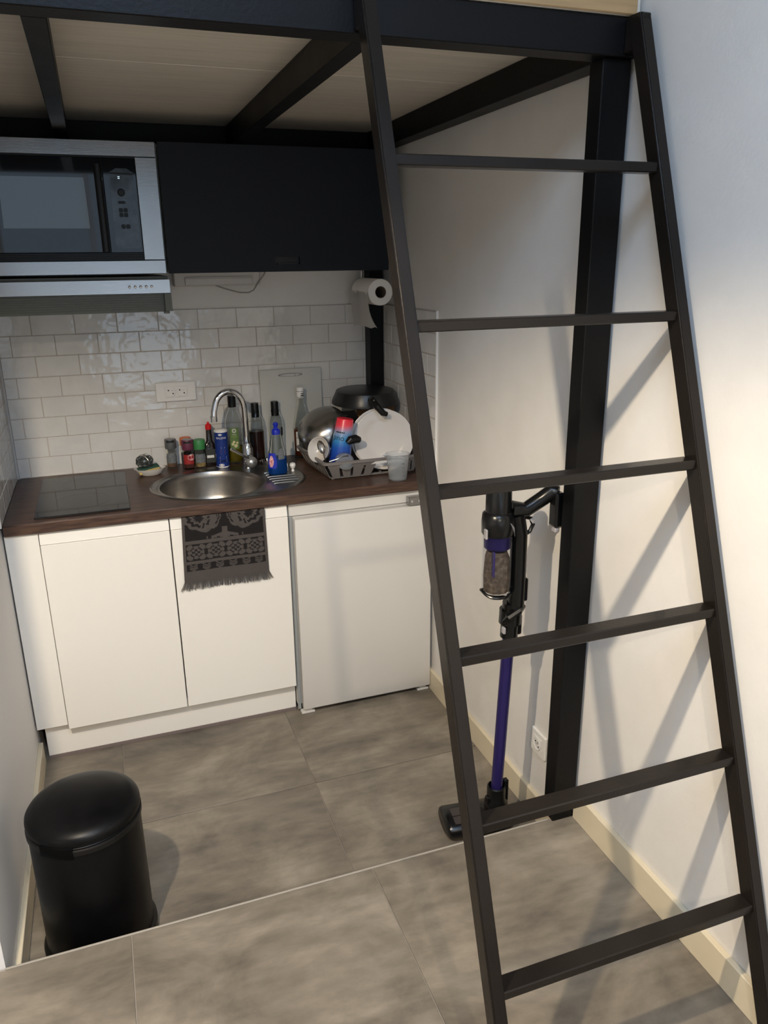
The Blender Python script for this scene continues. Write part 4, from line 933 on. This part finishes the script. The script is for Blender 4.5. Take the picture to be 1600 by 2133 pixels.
B().lathe([(0.034, 0.0), (0.036, 0.004), (0.036, 0.022), (0.028, 0.034), (0.028, 0.075), (0.024, 0.078)], (1.3195, -1.474, 0.112), 24).box(1.342, 1.357, -1.484, -1.466, 0.13, 0.205, 0.003).box(1.285, 1.296, -1.485, -1.468, 0.135, 0.160, 0.002).done('lower_connector', VBLK, t)
B().cyl((1.3195, -1.4745, 0.165), (1.3275, -1.4985, 0.735), 0.0172, seg=24).done('wand', PURP, t)
b = B(); b.cyl((1.3268, -1.497, 0.695), (1.3285, -1.502, 0.80), 0.0245, seg=24); b.cyl((1.3272, -1.499, 0.738), (1.328, -1.500, 0.778), 0.031, seg=24); b.box(1.346, 1.360, -1.512, -1.488, 0.70, 0.76, 0.004)
b.done('upper_connector', VBLK, t)
lab(B().box(1.296, 1.304, -1.523, -1.508, 0.716, 0.735, 0.002).done('release_button', GREYL, t), 'pale grey release button')
b = B(); b.tube([(1.298, -1.518, 0.752), (1.305, -1.532, 0.770), (1.335, -1.533, 0.786), (1.358, -1.515, 0.788)], [0.006, 0.010, 0.010, 0.007], 8); b.done('latch', VBLK, t)
# dust bin: clear cylinder, dust, purple cyclone ring
bc = (1.273, -1.512, 0.842)
B().lathe([(0, 0), (0.036, 0), (0.0385, 0.004), (0.0385, 0.165), (0.0370, 0.165), (0.0370, 0.006), (0, 0.003)], bc, 36).done('dust_bin', VCLR, t)
b = B(); b.lathe([(0, 0.007), (0.0345, 0.007), (0.0355, 0.05), (0.034, 0.10), (0.028, 0.120), (0, 0.118)], bc, 28)
for v in b.bm.verts:
    k = 1-0.10*(0.5+0.5*math.sin(v.co.x*370+v.co.z*260)); v.co.x = bc[0]+(v.co.x-bc[0])*k; v.co.y = bc[1]+(v.co.y-bc[1])*k
b.done('dust', DUST, t)
B().lathe([(0, 0.112), (0.030, 0.125), (0.0352, 0.130), (0.0360, 0.164), (0, 0.164)], bc, 28).box(1.247, 1.2505, -1.545, -1.535, 0.90, 0.97).done('cyclone_ring', PURP, t)
b = B(); b.tube([(bc[0]+0.0395*math.cos(a), bc[1]+0.0395*math.sin(a), bc[2]-0.001+0.010*max(0, math.cos(a-PI*0.98))**6) for a in np.linspace(0, 2*PI, 33)], 0.0042, 8); b.done('bin_rim', VBLK, t)
B().lathe([(0.0388, 0.1645), (0.0425, 0.170), (0.0435, 0.200), (0.041, 0.222), (0.034, 0.228), (0.033, 0.300), (0.030, 0.304), (0, 0.305)], bc, 40).done('motor_body', VBLK, t, ang=45)
b = B()
for k in range(5):
    a = -1.05+k*0.09; q = 0.0442
    b.tube([(bc[0]+q*math.cos(a-0.20+0.02*k), bc[1]+q*math.sin(a-0.20+0.02*k), bc[2]+0.193-k*0.004+0.012), (bc[0]+q*math.cos(a+0.20), bc[1]+q*math.sin(a+0.20), bc[2]+0.180-k*0.005)], 0.0007, 5)
lab(b.done('vent_lines', GREYL, t), 'fine pale vent lines')
lab(B().box(1.228, 1.234, -1.535, -1.520, 1.003, 1.030, 0.002).done('side_button', GREYL, t), 'small grey side button')
# spine tube, handle, trigger loop, battery
B().tube([(1.336, -1.510, 0.79), (1.338, -1.512, 0.87), (1.336, -1.514, 1.0), (1.322, -1.512, 1.055)], [0.024, 0.022, 0.022, 0.026], 16).box(1.345, 1.366, -1.525, -1.497, 0.805, 0.872, 0.004).done('spine', VBLK, t)
B().tube([(1.310, -1.512, 1.070), (1.350, -1.518, 1.066), (1.392, -1.530, 1.096), (1.414, -1.540, 1.116), (1.424, -1.550, 1.114)], [0.024, 0.020, 0.020, 0.021, 0.016], 14).done('handle', VBLK, t)
b = B(); b.tube([(1.348, -1.514, 1.045), (1.366, -1.516, 1.040), (1.374, -1.517, 1.022), (1.366, -1.516, 1.004), (1.346, -1.514, 0.992)], 0.0055, 8); b.done('trigger_guard', VBLK, t)
B().tube([(1.366, -1.5165, 1.041), (1.374, -1.5175, 1.028)], 0.006, 8).done('trigger', GREYL, t)
B().box(1.407, 1.436, -1.572, -1.535, 1.022, 1.116, 0.006).done('battery', VBLK, t)
lab(B().box(1.410, 1.424, -1.568, -1.548, 1.008, 1.0215, 0.003).done('battery_latch', GREYL, t), 'pale grey battery latch')

# ------------------------------------------------------------------ the two room lamps that light the scene (above the frame)
for i, (x, y, z, lb_) in enumerate(((-0.05, -2.44, 2.19, 'small black ceiling spotlight nearest the loft'), (0.62, -3.77, 2.16, 'small black ceiling spotlight above the camera'))):
    t = thing('ceiling_spotlight', lb_, 'lamp', (x, y, 3.0))
    B().cyl((x, y, z+0.12), (x, y, 2.999), 0.006).done('rod', BPLA, t)
    B().lathe([(0.06, 0.013), (0.062, 0.015), (0.062, 0.10), (0.03, 0.12), (0, 0.12), (0, 0.117), (0.058, 0.098), (0.058, 0.013)], (x, y, z), 28).done('shade', BPLA, t)
